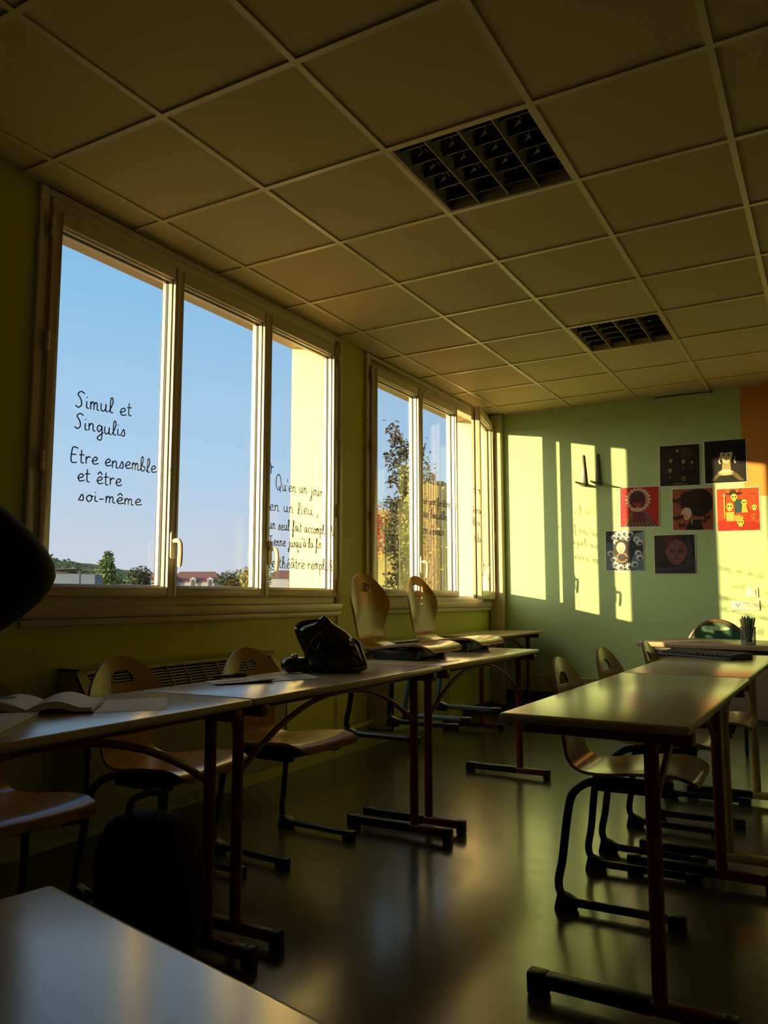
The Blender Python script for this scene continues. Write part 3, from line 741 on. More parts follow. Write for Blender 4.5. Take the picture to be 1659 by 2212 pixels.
# ------------------------------------------------------------------ keyboard on the right-hand table
def keyboard():
    t = thing('keyboard', 'black computer keyboard lying across the farther right-hand table', 'keyboard', (2.255, 4.32, TZ), math.atan2(4.18-4.44, .42))
    b = MB(); L = .225; D = .08
    b.prism([(-D, 0), (D, 0), (D, .024), (D-.02, .030), (-D+.01, .016), (-D, .010)], 0, -L, L)
    b.build('case', 'kbd_case', t, bevel=.004)
    first = None
    for r in range(6):
        y = -D+.022+r*.0225; z = .014+(r*.0225+.01)/(.15)*.013
        n = 16
        for c in range(n):
            x = -L+.02+c*(2*L-.04)/(n-1)
            if r == 0 and 4 <= c <= 8:
                if c != 6: continue
            if first is None:
                k = MB(); k.box((-.0115, -.0085, 0), (.0115, .0085, .008)); first = k.build('key', 'kbd_key', t, bevel=.002); o = first
            else:
                o = first.copy(); COL.objects.link(o); o.parent = t
            o.location = (x, y, z)
            o.scale = (5.0, 1, 1) if (r == 0 and c == 6) else (1, 1, 1)
keyboard()

# ------------------------------------------------------------------ teacher's desk corner
def desk():
    t = thing('teacher_desk', "wide brown teacher's desk near the poster wall with a beige front panel", 'desk', (1.705, 5.35, 0), math.radians(-12))
    b = MB(); b.box((0, 0, .708), (1.5, .62, .74)); b.build('desktop', 'desk_wood', t, bevel=.004)
    b = MB(); b.box((.06, .05, .655), (1.44, .57, .706)); b.build('apron', 'desk_dark', t)
    b = MB(); b.box((.10, .07, .30), (1.40, .09, .654)); b.build('front_panel', 'desk_panel', t)
    for x in (.10, 1.36):
        for y in (.10, .52):
            g = MB(); g.box((x-.02, y-.02 if y > .2 else y, 0), (x+.02, y+.02, .66)); g.build('leg', 'desk_dark', t)
desk()
def pen_pot():
    x, y, z = 2.372, 5.345, .740
    t = thing('pen_pot', "dark mesh metal pen pot on the teacher's desk", 'pen pot', (x, y, z))
    b = MB(); n = 20
    for k in range(n):
        a = 2*PI*k/n; b.tube([(.040*math.cos(a), .040*math.sin(a), .003), (.043*math.cos(a), .043*math.sin(a), .100)], .0013, 4)
    for i in range(14):
        zz = .004+i*.0072; b.tube([((.040+.003*zz/.1)*math.cos(2*PI*k/20), (.040+.003*zz/.1)*math.sin(2*PI*k/20), zz) for k in range(20)], .0011, 4, closed=True)
    b.build('mesh_wall', 'mesh_metal', t)
    b = MB(); b.tube([(.0435*math.cos(2*PI*k/24), .0435*math.sin(2*PI*k/24), .101) for k in range(24)], .003, 6, closed=True); b.build('rim', 'mesh_metal', t)
    b = MB(); b.lathe([(0, 0), (.041, 0), (.041, .003), (0, .003)], 20); b.build('base', 'mesh_metal', t)
    cols = [('turquoise', (.05, .42, .42)), ('sky blue', (.10, .32, .62)), ('dark blue', (.02, .06, .30)), ('orange', (.75, .25, .03)), ('red', (.55, .03, .02)), ('yellow', (.75, .55, .04)), ('lime green', (.35, .50, .05)), ('white', (.65, .62, .55)), ('grey', (.25, .25, .26)), ('dark green', (.03, .20, .07)), ('brown', (.25, .12, .04)), ('olive', (.30, .28, .05))]
    for i, (nm, c) in enumerate(cols):
        a = 2*PI*i/len(cols)+.4; rr = .026 if i % 2 else .014
        bx, by = .014*math.cos(a), .014*math.sin(a); tx, ty = rr*1.25*math.cos(a), rr*1.25*math.sin(a)
        L = .145+.02*((i*7) % 5)/5
        m = mat('pen_%s' % nm.replace(' ', '_'), c, .35)
        o = thing('felt_pen', '%s pen standing in the mesh pot on the desk' % nm, 'pen', (x, y, z), 0, 'pens in the pot')
        d = Vector((tx-bx, ty-by, .10)).normalized(); p = Vector((bx, by, .010))
        q = MB(); q.tube([p, p+d*L*.68], .0048, 8); q.build('barrel', m, o)
        q = MB(); q.tube([p+d*L*.68, p+d*(L-.006), p+d*L], [.0056, .0056, .003], 8); q.build('cap', m, o)
pen_pot()
def green_chair():
    t = thing('visitor_chair', "green vinyl chair with rounded back behind the teacher's desk", 'chair', (2.10, 6.12, 0), 0)
    def arc(rx, rz, n=24, z0=.60): return [(rx*math.cos(PI*k/n), z0+rz*math.sin(PI*k/n)) for k in range(n+1)]
    Wb, top = .215, .255
    bm = MB(); outer = arc(Wb-.012, top-.012)
    # padded back with a crescent slot near the top
    import mathutils
    b2 = bmesh.new(); es = []
    def loop(pts):
        vs = [b2.verts.new((x, 0, z)) for x, z in pts]
        for i in range(len(vs)): es.append(b2.edges.new((vs[i], vs[(i+1) % len(vs)])))
    loop(outer+[(-Wb+.03, .50), (Wb-.03, .50)])
    loop([(.085*math.cos(PI*k/10), .800+.022*math.sin(PI*k/10)) for k in range(11)]+[(-.085*math.cos(PI*k/10), .800-.012*math.sin(PI*k/10)) for k in range(1, 10)])
    bmesh.ops.triangle_fill(b2, use_beauty=True, use_dissolve=False, edges=es)
    r = bmesh.ops.extrude_face_region(b2, geom=b2.faces[:])
    bmesh.ops.translate(b2, verts=[g for g in r['geom'] if isinstance(g, bmesh.types.BMVert)], vec=(0, .035, 0))
    bmesh.ops.recalc_face_normals(b2, faces=b2.faces)
    me = bpy.data.meshes.new('backrest'); b2.to_mesh(me); b2.free(); me.materials.append(M['green_vinyl'])
    o = bpy.data.objects.new('backrest', me); COL.objects.link(o); o.parent = t; o.location = (0, .0, 0)
    f = MB(); f.tube([(x, .017, z) for x, z in [(Wb, .46)]+arc(Wb, top)+[(-Wb, .46)]], .015, 10); f.build('back_frame', 'chair_trim', t)
    s = MB(); s.box((-.21, -.40, .425), (.21, .0, .475)); s.build('seat', 'green_vinyl', t, bevel=.018, seg=3)
    for sx in (-.195, .195):
        g = MB(); g.tube([(sx, -.36, .43), (sx, -.37, 0)], .012, 10); g.build('leg', 'chair_frame_dark', t)
        g = MB(); g.tube([(sx*1.08, .02, .50), (sx, .06, 0)], .012, 10); g.build('leg', 'chair_frame_dark', t)
green_chair()

# ------------------------------------------------------------------ things on the end wall
def bracket(x, label):
    t = thing('wall_bracket', label, 'bracket', (x, YE, 2.035), group='steel brackets on the wall')
    b = MB(); b.prism([(-.022, 0), (.022, 0), (.006, .285), (-.006, .285)], 1, -.012, 0, mtx=Matrix(((0, 0, 1, 0), (0, 1, 0, 0), (1, 0, 0, 0), (0, 0, 0, 1))) if False else None) if False else None
    q = [(-.022, .0), (.022, .0), (.006, .285), (-.006, .285)]
    n = len(b.v)
    for d in (0, -.026):
        for px, pz in q: b.v.append((px, d if pz < .1 else d*.6, pz))
    for f in ((0, 1, 2, 3), (7, 6, 5, 4), (0, 4, 5, 1), (1, 5, 6, 2), (2, 6, 7, 3), (3, 7, 4, 0)): b.face(f)
    b.build('upright', 'steel', t, bevel=.002)
    a = MB()
    for d, w, h in ((0, .022, .020), (-.285, .005, .006)):
        for px, pz in ((-w, -.004), (w, -.004), (w, h), (-w, h)): a.v.append((px, d, pz))
    for f in ((0, 1, 2, 3), (7, 6, 5, 4), (0, 4, 5, 1), (1, 5, 6, 2), (2, 6, 7, 3), (3, 7, 4, 0)): a.face(f)
    a.build('arm', 'steel', t, bevel=.002)
bracket(.905, 'left one of the two tapered steel wall brackets')
bracket(1.035, 'right one of the two tapered steel wall brackets, nearer the posters')
t = thing('light_switch', 'square white light switch on the end wall above the sockets', 'switch', (2.26, YE, 1.062))
b = MB(); b.box((-.042, -.010, -.040), (.042, 0, .040)); b.build('plate', 'white_plastic', t, bevel=.003)
b = MB(); b.box((-.024, -.016, -.024), (.024, -.010, .024)); b.build('rocker', 'white_plastic', t, bevel=.002)
t = thing('socket_plate', 'wide white socket plate with two round sockets below the light switch', 'socket', (2.203, YE, .957))
b = MB(); b.box((-.105, -.012, -.040), (.105, 0, .040)); b.build('plate', 'white_plastic', t, bevel=.004)
for x in (-.005, .048):
    s = MB(); 
    n = 24
    pr = [(.022, -.0125), (.019, -.0127), (.018, -.006), (0, -.006)]
    for k in range(n):
        a = 2*PI*k/n
        for r, d in pr: s.v.append((x+r*math.cos(a), d, r*math.sin(a)))
    for k in range(n):
        l = (k+1) % n
        for i in range(3): s.face((k*4+i, l*4+i, l*4+i+1, k*4+i+1))
    so_ = s.build('socket', 'paper_shade', t)
    h = MB()
    for dx, dz in ((-.008, 0), (.008, 0), (0, .010)):
        h.tube([(x+dx, -.0068, dz), (x+dx, -.0058, dz)], .0028, 8)
    h.build('pin_hole', 'dark_hole', so_)
h = MB()
for dx, dz in ((-.068, .008), (-.058, -.006), (-.046, .008)): h.tube([(dx, -.0132, dz), (dx, -.0118, dz)], .0055, 10)
h.build('aerial_jack', 'dark_hole', t)

# posters: flat prints with stylised generic pictures
def ell(cx, cy, rx, ry, n=22, a0=0): return [(cx+rx*math.cos(2*PI*k/n+a0), cy+ry*math.sin(2*PI*k/n+a0)) for k in range(n)]
def scal(cx, cy, rx, ry, n=18, d=.12, m=3):
    return [(cx+rx*(1+d*math.cos(n*t))*math.cos(t), cy+ry*(1+d*math.cos(n*t))*math.sin(t)) for t in [2*PI*k/(n*m*2) for k in range(n*m*2)]]
def poster(x0, x1, z0, z1, tilt, label, shapes, bgc):
    t = thing('poster', label, 'poster', ((x0+x1)/2, YE, (z0+z1)/2), group='square art prints on the end wall')
    t.rotation_euler = (0, math.radians(tilt), 0)
    w, h = x1-x0, z1-z0
    b = MB(); b.box((-w/2, -.004, -h/2), (w/2, -.001, h/2)); b.build('sheet', 'white_plastic', t)
    p = MB(); mats = []; iw, ih = w*.965, h*.965
    def mi(c):
        m_ = ink(*c)
        if m_ not in mats: mats.append(m_)
        return mats.index(m_)
    def X(u, v): return (-iw/2+u*iw, -ih/2+v*ih)
    lay = 0
    def put(poly, c, lay):
        y = -.0042-.00012*lay
        q = []
        for u, v in poly: q.append(X(min(1, max(0, u)), min(1, max(0, v))))
        n = len(p.v); p.v += [(a, y, c2) for a, c2 in q]; p.face([n+i for i in range(len(q))], mi(c))
    put([(0, 0), (1, 0), (1, 1), (0, 1)], bgc, 0)
    for i, (poly, c) in enumerate(shapes): put(poly, c, i+1)
    # built without vertex welding so that layers stay apart
    me = bpy.data.meshes.new('print'); me.from_pydata(p.v, [], p.f)
    for m_ in mats: me.materials.append(m_)
    me.polygons.foreach_set('material_index', p.m)
    bm = bmesh.new(); bm.from_mesh(me)
    for f in bm.faces:
        if f.normal.y > 0: f.normal_flip()
    bmesh.ops.triangulate(bm, faces=[f for f in bm.faces if len(f.verts) > 4]); bm.to_mesh(me); bm.free()
    o = bpy.data.objects.new('print', me); COL.objects.link(o); o.parent = t
def face_shapes(cx, cy, r, skin, dark=(20, 14, 10), lip=(120, 40, 35), eyes='open', tilt=0):
    s = [([(cx+r*.80*math.cos(t)*(1-.22*max(0, -math.sin(t))), cy+r*(1.0 if math.sin(t) < 0 else .92)*math.sin(t)) for t in [2*PI*k/28 for k in range(28)]], skin)]
    for e in (-1, 1):
        if eyes == 'open': s += [(ell(cx+e*r*.32, cy+r*.05, r*.17, r*.12), dark), (ell(cx+e*r*.32+.004, cy+r*.07, r*.05, r*.05), (200, 190, 170))]
        else: s += [([(cx+e*r*.32-r*.18, cy+r*.06), (cx+e*r*.32, cy-r*.02), (cx+e*r*.32+r*.18, cy+r*.06), (cx+e*r*.32, cy+r*.02)], dark)]
    s += [(ell(cx, cy-r*.28, r*.06, r*.05), dark), (ell(cx, cy-r*.52, r*.17, r*.08), lip)]
    return s
rnd = random.Random(11)
s1 = [(ell(.5, .55, .5, .42), (44, 33, 16)), (ell(.62, .80, .2, .14), (60, 48, 22))]
for cx, cy, r, bh in ((.45, .86, .06, .18), (.28, .62, .07, .25), (.26, .38, .075, .25), (.60, .58, .075, .3), (.82, .56, .055, .25)):
    s1 += [([(cx-.10, cy-bh-.08), (cx+.10, cy-bh-.08), (cx+.05, cy-.03), (cx-.05, cy-.03)], (20, 14, 9))]
    s1 += [(ell(cx, cy+.025, r*1.0, r*1.05), (16, 11, 8))]+face_shapes(cx, cy, r*.85, (150, 132, 96), (25, 18, 12))
    s1 += [(scal(cx, cy-r*1.9, r*.55, r*.7, 10, .06), (120, 104, 76)), (ell(cx, cy-r*1.75, r*.42, r*.6), (20, 14, 9))]
s1 += [([(.56, .10), (.59, .10), (.59, .22), (.56, .22)], (140, 120, 88)), ([(.62, .10), (.65, .10), (.65, .22), (.62, .22)], (140, 120, 88)), ([(.3, .02), (.75, .02), (.6, .06), (.4, .07)], (96, 80, 48))]
poster(1.568, 1.905, 1.973, 2.338, 1.5, 'very dark brown poster of several small pale figures, upper left of the group', s1, (26, 19, 10))
s2 = [(ell(.5, .62, .30, .36), (8, 6, 5)), ([(.12, .05), (.3, .22), (.42, .30), (.62, .30), (.75, .22), (.95, .03)], (92, 80, 52)), ([(.40, .20), (.64, .20), (.62, .52), (.44, .52)], (150, 134, 92))]
s2 += face_shapes(.53, .64, .19, (222, 205, 150), (16, 10, 8), (70, 40, 30))
s2 += [(ell(.53, .80, .21, .10), (8, 6, 5)), ([(.34, .80), (.37, .60), (.40, .46), (.34, .46), (.30, .62)], (8, 6, 5)), ([(.72, .80), (.69, .60), (.66, .46), (.72, .46), (.76, .62)], (8, 6, 5)), ([(.33, .72), (.37, .90), (.55, .95), (.72, .88), (.72, .74), (.6, .82), (.42, .80)], (8, 6, 5))]
for cx in (.36, .73):
    for k in range(5): s2.append((ell(cx+.012*math.sin(k*2), .60-.035*k, .012+.003*k, .016), (200, 185, 140)))
s2 += [(scal(.51, .24, .17, .055, 16, .16), (190, 172, 120)), (ell(.51, .27, .12, .04), (230, 215, 160)), ([(.2, 0), (.85, 0), (.66, .17), (.36, .17)], (16, 12, 9))]
for k in range(9): s2.append((ell(.36+.037*k, .19-.012*math.sin(k*.4), .012, .016), (214, 196, 140)))
poster(1.934, 2.267, 1.973, 2.345, 1.0, 'black poster of a pale woman with long earrings, top right of the group', s2, (12, 9, 7))
s3 = []
for k in range(7): s3.append(([(0, .1+.13*k), (.35, .14+.11*k), (.35, .15+.11*k), (0, .13+.13*k)], (120, 14, 16)))
s3 += [([(.10, 0), (.28, .36), (.5, .48), (.7, .36), (.95, .0)], (128, 92, 70))]
for k in range(9): s3.append(([(.14+.1*k, 0), (.18+.1*k, 0), (.36+.035*k, .36), (.34+.035*k, .36)], (70, 26, 22)))
s3 += [([(.3, .12), (.66, .12), (.6, .46), (.36, .46)], (96, 14, 16)), (scal(.47, .69, .31, .29, 20, .10), (205, 176, 140)), (scal(.47, .68, .25, .24, 16, .06), (160, 120, 92)), (ell(.45, .68, .21, .23), (70, 10, 14))]
s3 += face_shapes(.47, .62, .15, (150, 34, 34), (60, 6, 10), (190, 40, 40), 'closed')+[(ell(.45, .74, .19, .14), (58, 8, 12))]
s3 += [(scal(.46, .43, .15, .05, 14, .2), (196, 170, 140))]
poster(1.217, 1.558, 1.634, 1.995, 1.5, 'red poster of a figure in a ruffled bonnet, left of the middle row', s3, (176, 24, 26))
s4 = [(ell(.66, .66, .34, .34), (30, 18, 14)), (scal(.40, .70, .24, .24, 13, .10), (26, 26, 20)), (ell(.60, .80, .25, .18), (44, 22, 16))]
for k in range(26):
    a = rnd.uniform(0, 2*PI); rr = rnd.uniform(.1, .36); cx, cy = .62+rr*math.cos(a), .64+.8*rr*math.sin(a)
    s4.append(([(cx, cy), (cx+.05*math.cos(a+.6), cy+.05*math.sin(a+.6)), (cx+.08*math.cos(a), cy+.08*math.sin(a)), (cx+.05*math.cos(a-.6), cy+.05*math.sin(a-.6))], rnd.choice([(70, 24, 14), (40, 14, 10), (24, 34, 28), (60, 34, 18)])))
s4 += face_shapes(.35, .40, .16, (206, 178, 142), (30, 18, 14), (120, 40, 30), 'closed')
s4 += [([(.30, 0), (.75, 0), (.66, .24), (.44, .24)], (28, 18, 15)), ([(.45, .2), (.5, .27), (.48, .12)], (190, 170, 140))]
for cx, cy in ((.08, .30), (.22, .12), (.85, .30), (.75, .22), (.06, .72), (.2, .33)):
    for e in (-1, 1): s4.append(([(cx, cy), (cx+e*.07, cy+.06), (cx+e*.08, cy-.02), (cx+e*.03, cy-.06)], (60, 22, 14) if cx > .1 else (20, 20, 20)))
poster(1.660, 1.996, 1.586, 1.952, 1.5, 'brown poster of a pale sleeping face under huge dark hair and leaves', s4, (146, 78, 38))
s5 = [(ell(.2, .13, .28, .14), (176, 30, 10)), (ell(.78, .36, .27, .13), (190, 40, 12)), (ell(.72, .1, .3, .12), (150, 30, 12)), ([(.42, .42), (.60, .42), (.60, .74), (.40, .74)], (30, 66, 66)), (ell(.42, .88, .20, .045), (40, 34, 20)), (ell(.42, .92, .10, .05), (46, 40, 22))]
def skull(cx, cy, r, c=(240, 190, 70)):
    return [(ell(cx, cy, r, r*.95), c), ([(cx-r*.5, cy-r*1.3), (cx+r*.5, cy-r*1.3), (cx+r*.6, cy-r*.5), (cx-r*.6, cy-r*.5)], c)]+[(ell(cx+e*r*.4, cy, r*.26, r*.28), (60, 20, 8)) for e in (-1, 1)]+[(ell(cx, cy-r*.5, r*.1, r*.14), (60, 20, 8)), ([(cx-r*.4, cy-r*.95), (cx+r*.4, cy-r*.95), (cx+r*.4, cy-r*.87), (cx-r*.4, cy-r*.87)], (80, 30, 10))]
s5 += skull(.41, .80, .075)+skull(.30, .58, .085)+skull(.65, .66, .07)+skull(.84, .86, .06, (190, 70, 30))+skull(.88, .54, .06)+skull(.55, .20, .08)+skull(.86, .33, .06, (210, 90, 40))+skull(.28, .96, .05, (200, 110, 40))+skull(.5, .97, .05, (200, 110, 40))
s5 += [([(.22, .22), (.40, .22), (.42, .44), (.20, .44)], (226, 140, 40))]
for k in range(5): s5.append(([(.22, .25+.04*k), (.40, .25+.04*k), (.39, .265+.04*k), (.23, .265+.04*k)], (250, 214, 110)))
s5 += [([(.58, .42), (.74, .42), (.70, .58), (.60, .58)], (236, 160, 40)), ([(.17, .3), (.19, .3), (.19, .8), (.17, .8)], (250, 200, 90)), (ell(.18, .83, .02, .04), (255, 230, 140)), (scal(.5, .29, .13, .07, 9, .2), (226, 150, 50))]
poster(2.015, 2.349, 1.565, 1.931, .8, 'bright orange poster crowded with cartoon skeletons, right end of the middle row', s5, (196, 60, 16))
s6 = [(ell(.75, .62, .25, .35), (30, 42, 50)), (ell(.08, .3, .22, .32), (96, 120, 132)), (ell(.92, .2, .24, .26), (88, 112, 124)), (ell(.95, .82, .2, .14), (110, 134, 144)), (ell(.10, .60, .14, .12), (70, 92, 104))]
for cx, cy, r in ((.36, .92, .10), (.5, .94, .11), (.64, .92, .10), (.22, .84, .08), (.27, .72, .07), (.82, .78, .08), (.9, .70, .09), (.25, .14, .10), (.38, .08, .10), (.62, .10, .10), (.76, .16, .09), (.12, .44, .08), (.86, .44, .08), (.45, .82, .07), (.6, .80, .07), (.2, .28, .08), (.9, .32, .09)):
    s6 += [(scal(cx, cy, r, r*.8, 9, .22), (214, 216, 205)), (ell(cx+r*.2, cy-r*.2, r*.55, r*.45), (60, 78, 88))]
s6 += [(ell(.42, .50, .20, .28), (44, 32, 28))]+face_shapes(.41, .57, .155, (216, 186, 160), (40, 24, 22), (130, 60, 56), 'closed')
for k in range(14):
    a = .3+k*.42; s6.append((ell(.44+.14*math.cos(a), .32+.11*math.sin(a), .03, .02), (150, 122, 104)))
poster(1.078, 1.413, 1.253, 1.615, .8, 'blue-grey poster of a sleeping pale face among curling white foam, lower left', s6, (26, 28, 34))
s7 = [(ell(.55, .62, .42, .46), (40, 30, 28)), ([(0, 1), (0, .35), (.2, .3), (.35, .7), (.6, 1)], (52, 30, 24)), (ell(.56, .58, .24, .30), (120, 72, 62))]
s7 += face_shapes(.55, .56, .34, (116, 72, 64), (18, 12, 12), (90, 34, 34))
for ex in (.44, .66): s7 += [(ell(ex, .585, .062, .048), (16, 10, 10)), (ell(ex, .585, .040, .036), (74, 58, 44)), (ell(ex, .585, .018, .020), (10, 8, 8)), (ell(ex+.014, .60, .009, .010), (190, 176, 160))]
s7 += [([(.25, .92), (.30, .60), (.40, .80), (.62, .92), (.55, 1), (.3, 1)], (84, 38, 26)), ([(.85, .95), (.95, .6), (.9, .3), (.76, .12), (.83, .5), (.80, .8)], (60, 58, 56)), ([(0, 0), (1, 0), (1, .45), (.86, .30), (.55, .16), (.2, .14), (0, .2)], (58, 58, 58)), ([(0, 0), (1, 0), (1, .2), (.5, .10), (0, .08)], (44, 44, 46))]
poster(1.495, 1.836, 1.220, 1.562, .6, 'dark grey poster of a hooded face with big eyes, lower right', s7, (30, 26, 26))
b = MB(); b.tube([(1.55, YE-.008, HC-.012), (2.00, YE-.008, HC-.016)], .004, 6); b.tube(cr([(2.00, YE-.012, HC-.016), (2.012, YE-.02, HC-.028), (2.025, YE-.02, HC-.016), (2.018, YE-.01, HC-.008)], 5), .004, 6)
tag(b.build('cable', 'black_plastic'), 'thin black cable running under the ceiling edge above the posters', 'cable')

# ------------------------------------------------------------------ person at the left edge, arm bent with the hand on the hip
def person():
    V = Vector
    base = V((.60, 1.10, 0))
    J = {}
    # facing +x; left arm (towards +y) bent, elbow out
    J['pelvis'] = V((.575, 1.06, .86)); J['waist'] = V((.575, 1.06, .99)); J['chest'] = V((.57, 1.06, 1.17)); J['neck0'] = V((.575, 1.06, 1.325)); J['neck'] = V((.585, 1.06, 1.375))
    J['shL'] = V((.72, 1.185, 1.33)); J['elL'] = V((1.026, 1.387, 1.082)); J['wrL'] = V((.815, 1.25, .945)); J['haL'] = V((.735, 1.195, .915))
    J['shR'] = V((.47, .94, 1.29)); J['elR'] = V((.44, .88, 1.04)); J['wrR'] = V((.52, .86, .82)); J['haR'] = V((.54, .86, .76))
    J['hipL'] = V((.585, 1.14, .82)); J['knL'] = V((.60, 1.13, .45)); J['anL'] = V((.585, 1.13, .08)); J['toL'] = V((.70, 1.14, .035))
    J['hipR'] = V((.565, .98, .82)); J['knR'] = V((.57, .97, .45)); J['anR'] = V((.555, .97, .08)); J['toR'] = V((.67, .95, .035))
    R = dict(pelvis=.125, waist=.115, chest=.135, neck0=.06, neck=.05, shL=.112, elL=.078, wrL=.088, haL=.036, shR=.072, elR=.055, wrR=.042, haR=.036, hipL=.09, knL=.062, anL=.045, toL=.036, hipR=.09, knR=.062, anR=.045, toR=.036)
    def skin(name, bones, m, parent, root, rr=None, sub=2):
        names = []; 
        for a, c in bones:
            for q in (a, c):
                if q not in names: names.append(q)
        me = bpy.data.meshes.new(name); me.from_pydata([tuple(J[q]) for q in names], [(names.index(a), names.index(c)) for a, c in bones], [])
        me.materials.append(M[m]); o = bpy.data.objects.new(name, me); COL.objects.link(o); o.parent = parent
        mod = o.modifiers.new('skin', 'SKIN'); mod.use_smooth_shade = True
        for i, q in enumerate(names):
            sv = me.skin_vertices[0].data[i]; r = (rr or R)[q]; sv.radius = (r, r); sv.use_root = (q == root)
        sm = o.modifiers.new('subd', 'SUBSURF'); sm.levels = sub; sm.render_levels = sub
        return o
    t = thing('person', 'person in black jacket at the left edge, bent elbow pointing into the view', 'person')
    J['head'] = V((.60, 1.06, 1.46)); J['crown'] = V((.595, 1.06, 1.545)); R['head'] = .078; R['crown'] = .070
    body = skin('body', [('pelvis', 'waist'), ('waist', 'chest'), ('chest', 'neck0'), ('neck0', 'neck'), ('neck', 'head'), ('head', 'crown'), ('chest', 'shL'), ('shL', 'elL'), ('elL', 'wrL'), ('wrL', 'haL'), ('chest', 'shR'), ('shR', 'elR'), ('elR', 'wrR'), ('wrR', 'haR'), ('pelvis', 'hipL'), ('hipL', 'knL'), ('knL', 'anL'), ('anL', 'toL'), ('pelvis', 'hipR'), ('hipR', 'knR'), ('knR', 'anR'), ('anR', 'toR')], 'skin', t, 'pelvis', {k: v*.88 for k, v in R.items()})
    J2 = {k: v for k, v in R.items()}
    for k in ('elL', 'shL', 'wrL', 'shR', 'elR', 'wrR', 'chest', 'waist', 'pelvis', 'neck0'): J2[k] = R[k]*1.06
    skin('jacket', [('pelvis', 'waist'), ('waist', 'chest'), ('chest', 'neck0'), ('chest', 'shL'), ('shL', 'elL'), ('elL', 'wrL'), ('chest', 'shR'), ('shR', 'elR'), ('elR', 'wrR')], 'jacket', t, 'pelvis', J2)
    skin('trousers', [('pelvis', 'hipL'), ('hipL', 'knL'), ('knL', 'anL'), ('pelvis', 'hipR'), ('hipR', 'knR'), ('knR', 'anR')], 'trousers', t, 'pelvis', {k: v*1.05 for k, v in R.items()})
    # fingers
    for nm, hand, dirv, side in (('hand_left', J['haL'], (J['haL']-J['wrL']).normalized(), V((0, .3, -1)).normalized()), ('hand_right', J['haR'], V((.1, 0, -1)), V((1, 0, 0)))):
        f = MB()
        for k in range(4):
            off = side*((k-1.5)*.017); L = (.058, .07, .066, .05)[k]; bend = V((-.25, -.1, .1))
            f.tube([hand+off, hand+off+dirv*L*.4, hand+off+dirv*L*.75+bend*L*.2, hand+off+dirv*L+bend*L*.5], [.0095, .009, .008, .006], 8)
        th = hand-side*.028; f.tube([th-dirv*.02, th-side*.015+dirv*.01, th-side*.02+dirv*.04], [.011, .010, .007], 8)
        f.sphere(tuple(hand-dirv*.02), (.026, .034, .034), 0, 12, 8)
        f.build('fingers', 'skin', body)
    hr = MB(); hr.sphere((.588, 1.06, 1.51), (.094, .090, .098), 0, 20, 14, fn=lambda q, p: Vector((min(q.x, .625) if q.z < 1.53 else q.x, q.y, max(q.z, 1.40)))); hr.build('hair', 'hair', t)
    fc = MB()
    fc.sphere((.685, 1.06, 1.462), (.016, .011, .016), 0, 10, 8)
    for e in (-1, 1): fc.sphere((.592, 1.06+e*.077, 1.465), (.018, .010, .028), 0, 10, 8)
    fc.build('nose_and_ears', 'skin', body)
    ey = MB()
    for e in (-1, 1): ey.sphere((.667, 1.06+e*.030, 1.487), (.009, .013, .007), 0, 10, 8)
    ey.sphere((.672, 1.06, 1.425), (.010, .022, .005), 0, 10, 6)
    ey.build('eyes_and_mouth', 'hair', body)
person()

# ------------------------------------------------------------------ outside
GZ = -3.4
b = MB(); b.box((-520, -300, GZ-.5), (-.36, 420, GZ)); struct(b.build('ground', 'ground', smooth=False))
def leaves(mb, c, r, n, size, rnd, m=0, shell=.55):
    for _ in range(n):
        while True:
            p = Vector((rnd.uniform(-1, 1), rnd.uniform(-1, 1), rnd.uniform(-1, 1)))
            if shell < p.length < 1: break
        q = Vector((c[0]+p.x*r[0], c[1]+p.y*r[1], c[2]+p.z*r[2])); leaf(mb, q, size*rnd.uniform(.6, 1.25), rnd, m)
def leaf(mb, q, s, rnd, m=0):
    d = Vector((rnd.uniform(-1, 1), rnd.uniform(-1, 1), rnd.uniform(-1, .4))).normalized(); e = d.orthogonal().normalized()
    e.rotate(Matrix.Rotation(rnd.uniform(0, 6.28), 3, d)); f = d.cross(e)*.12*s
    n = len(mb.v)
    mb.v += [tuple(q), tuple(q+d*s*.22+e*s*.20+f*.7), tuple(q+d*s*.55+e*s*.24+f), tuple(q+d*s), tuple(q+d*s*.55-e*s*.24+f), tuple(q+d*s*.22-e*s*.20+f*.7), tuple(q+d*s*.5)]
    for k in range(6): mb.face((n+6, n+k, n+(k+1) % 6), m)
def tree(loc, top, w, label, m, n=2600, size=.32, shape='cone', group=None, seed=1):
    rnd = random.Random(seed); t = thing('tree', label, 'tree', (loc[0], loc[1], GZ), group=group); H = top-GZ
    b = MB(); b.tube([(0, 0, 0), (.05, .02, H*.4), (0, 0, H*.85)], [.16, .12, .04], 8)
    for k in range(6):
        a = k*1.05; b.tube([(0, 0, H*(.35+.07*k)), (math.cos(a)*w*.3, math.sin(a)*w*.3, H*(.45+.07*k))], [.05, .02], 6)
    b.build('trunk', 'bark', t)
    f = MB()
    if shape == 'cone':
        for k in range(9):
            u = k/8; r = w*.5*(1-.75*u)*(.85+.3*rnd.random())
            leaves(f, (rnd.uniform(-.15, .15)*w, rnd.uniform(-.15, .15)*w, H*(.35+.58*u)), (r, r, H*.10), n//9, size, rnd, 0, .3)
    else:
        for k in range(9):
            a = rnd.uniform(0, 6.28); rr = w*.27*rnd.random()**.5
            leaves(f, (rr*math.cos(a), rr*math.sin(a), H*(.55+.27*rnd.random())), (w*.30, w*.30, H*.16), n//9, size, rnd, 0, .3)
    f.build('foliage', m, t, smooth=False)
tree((-68.8, 62.7), 6.1, 4.2, 'pale green bushy tree beyond the near window, taller of the two in its left pane', 'leaf_green', 3200, .36, 'cone', seed=2)
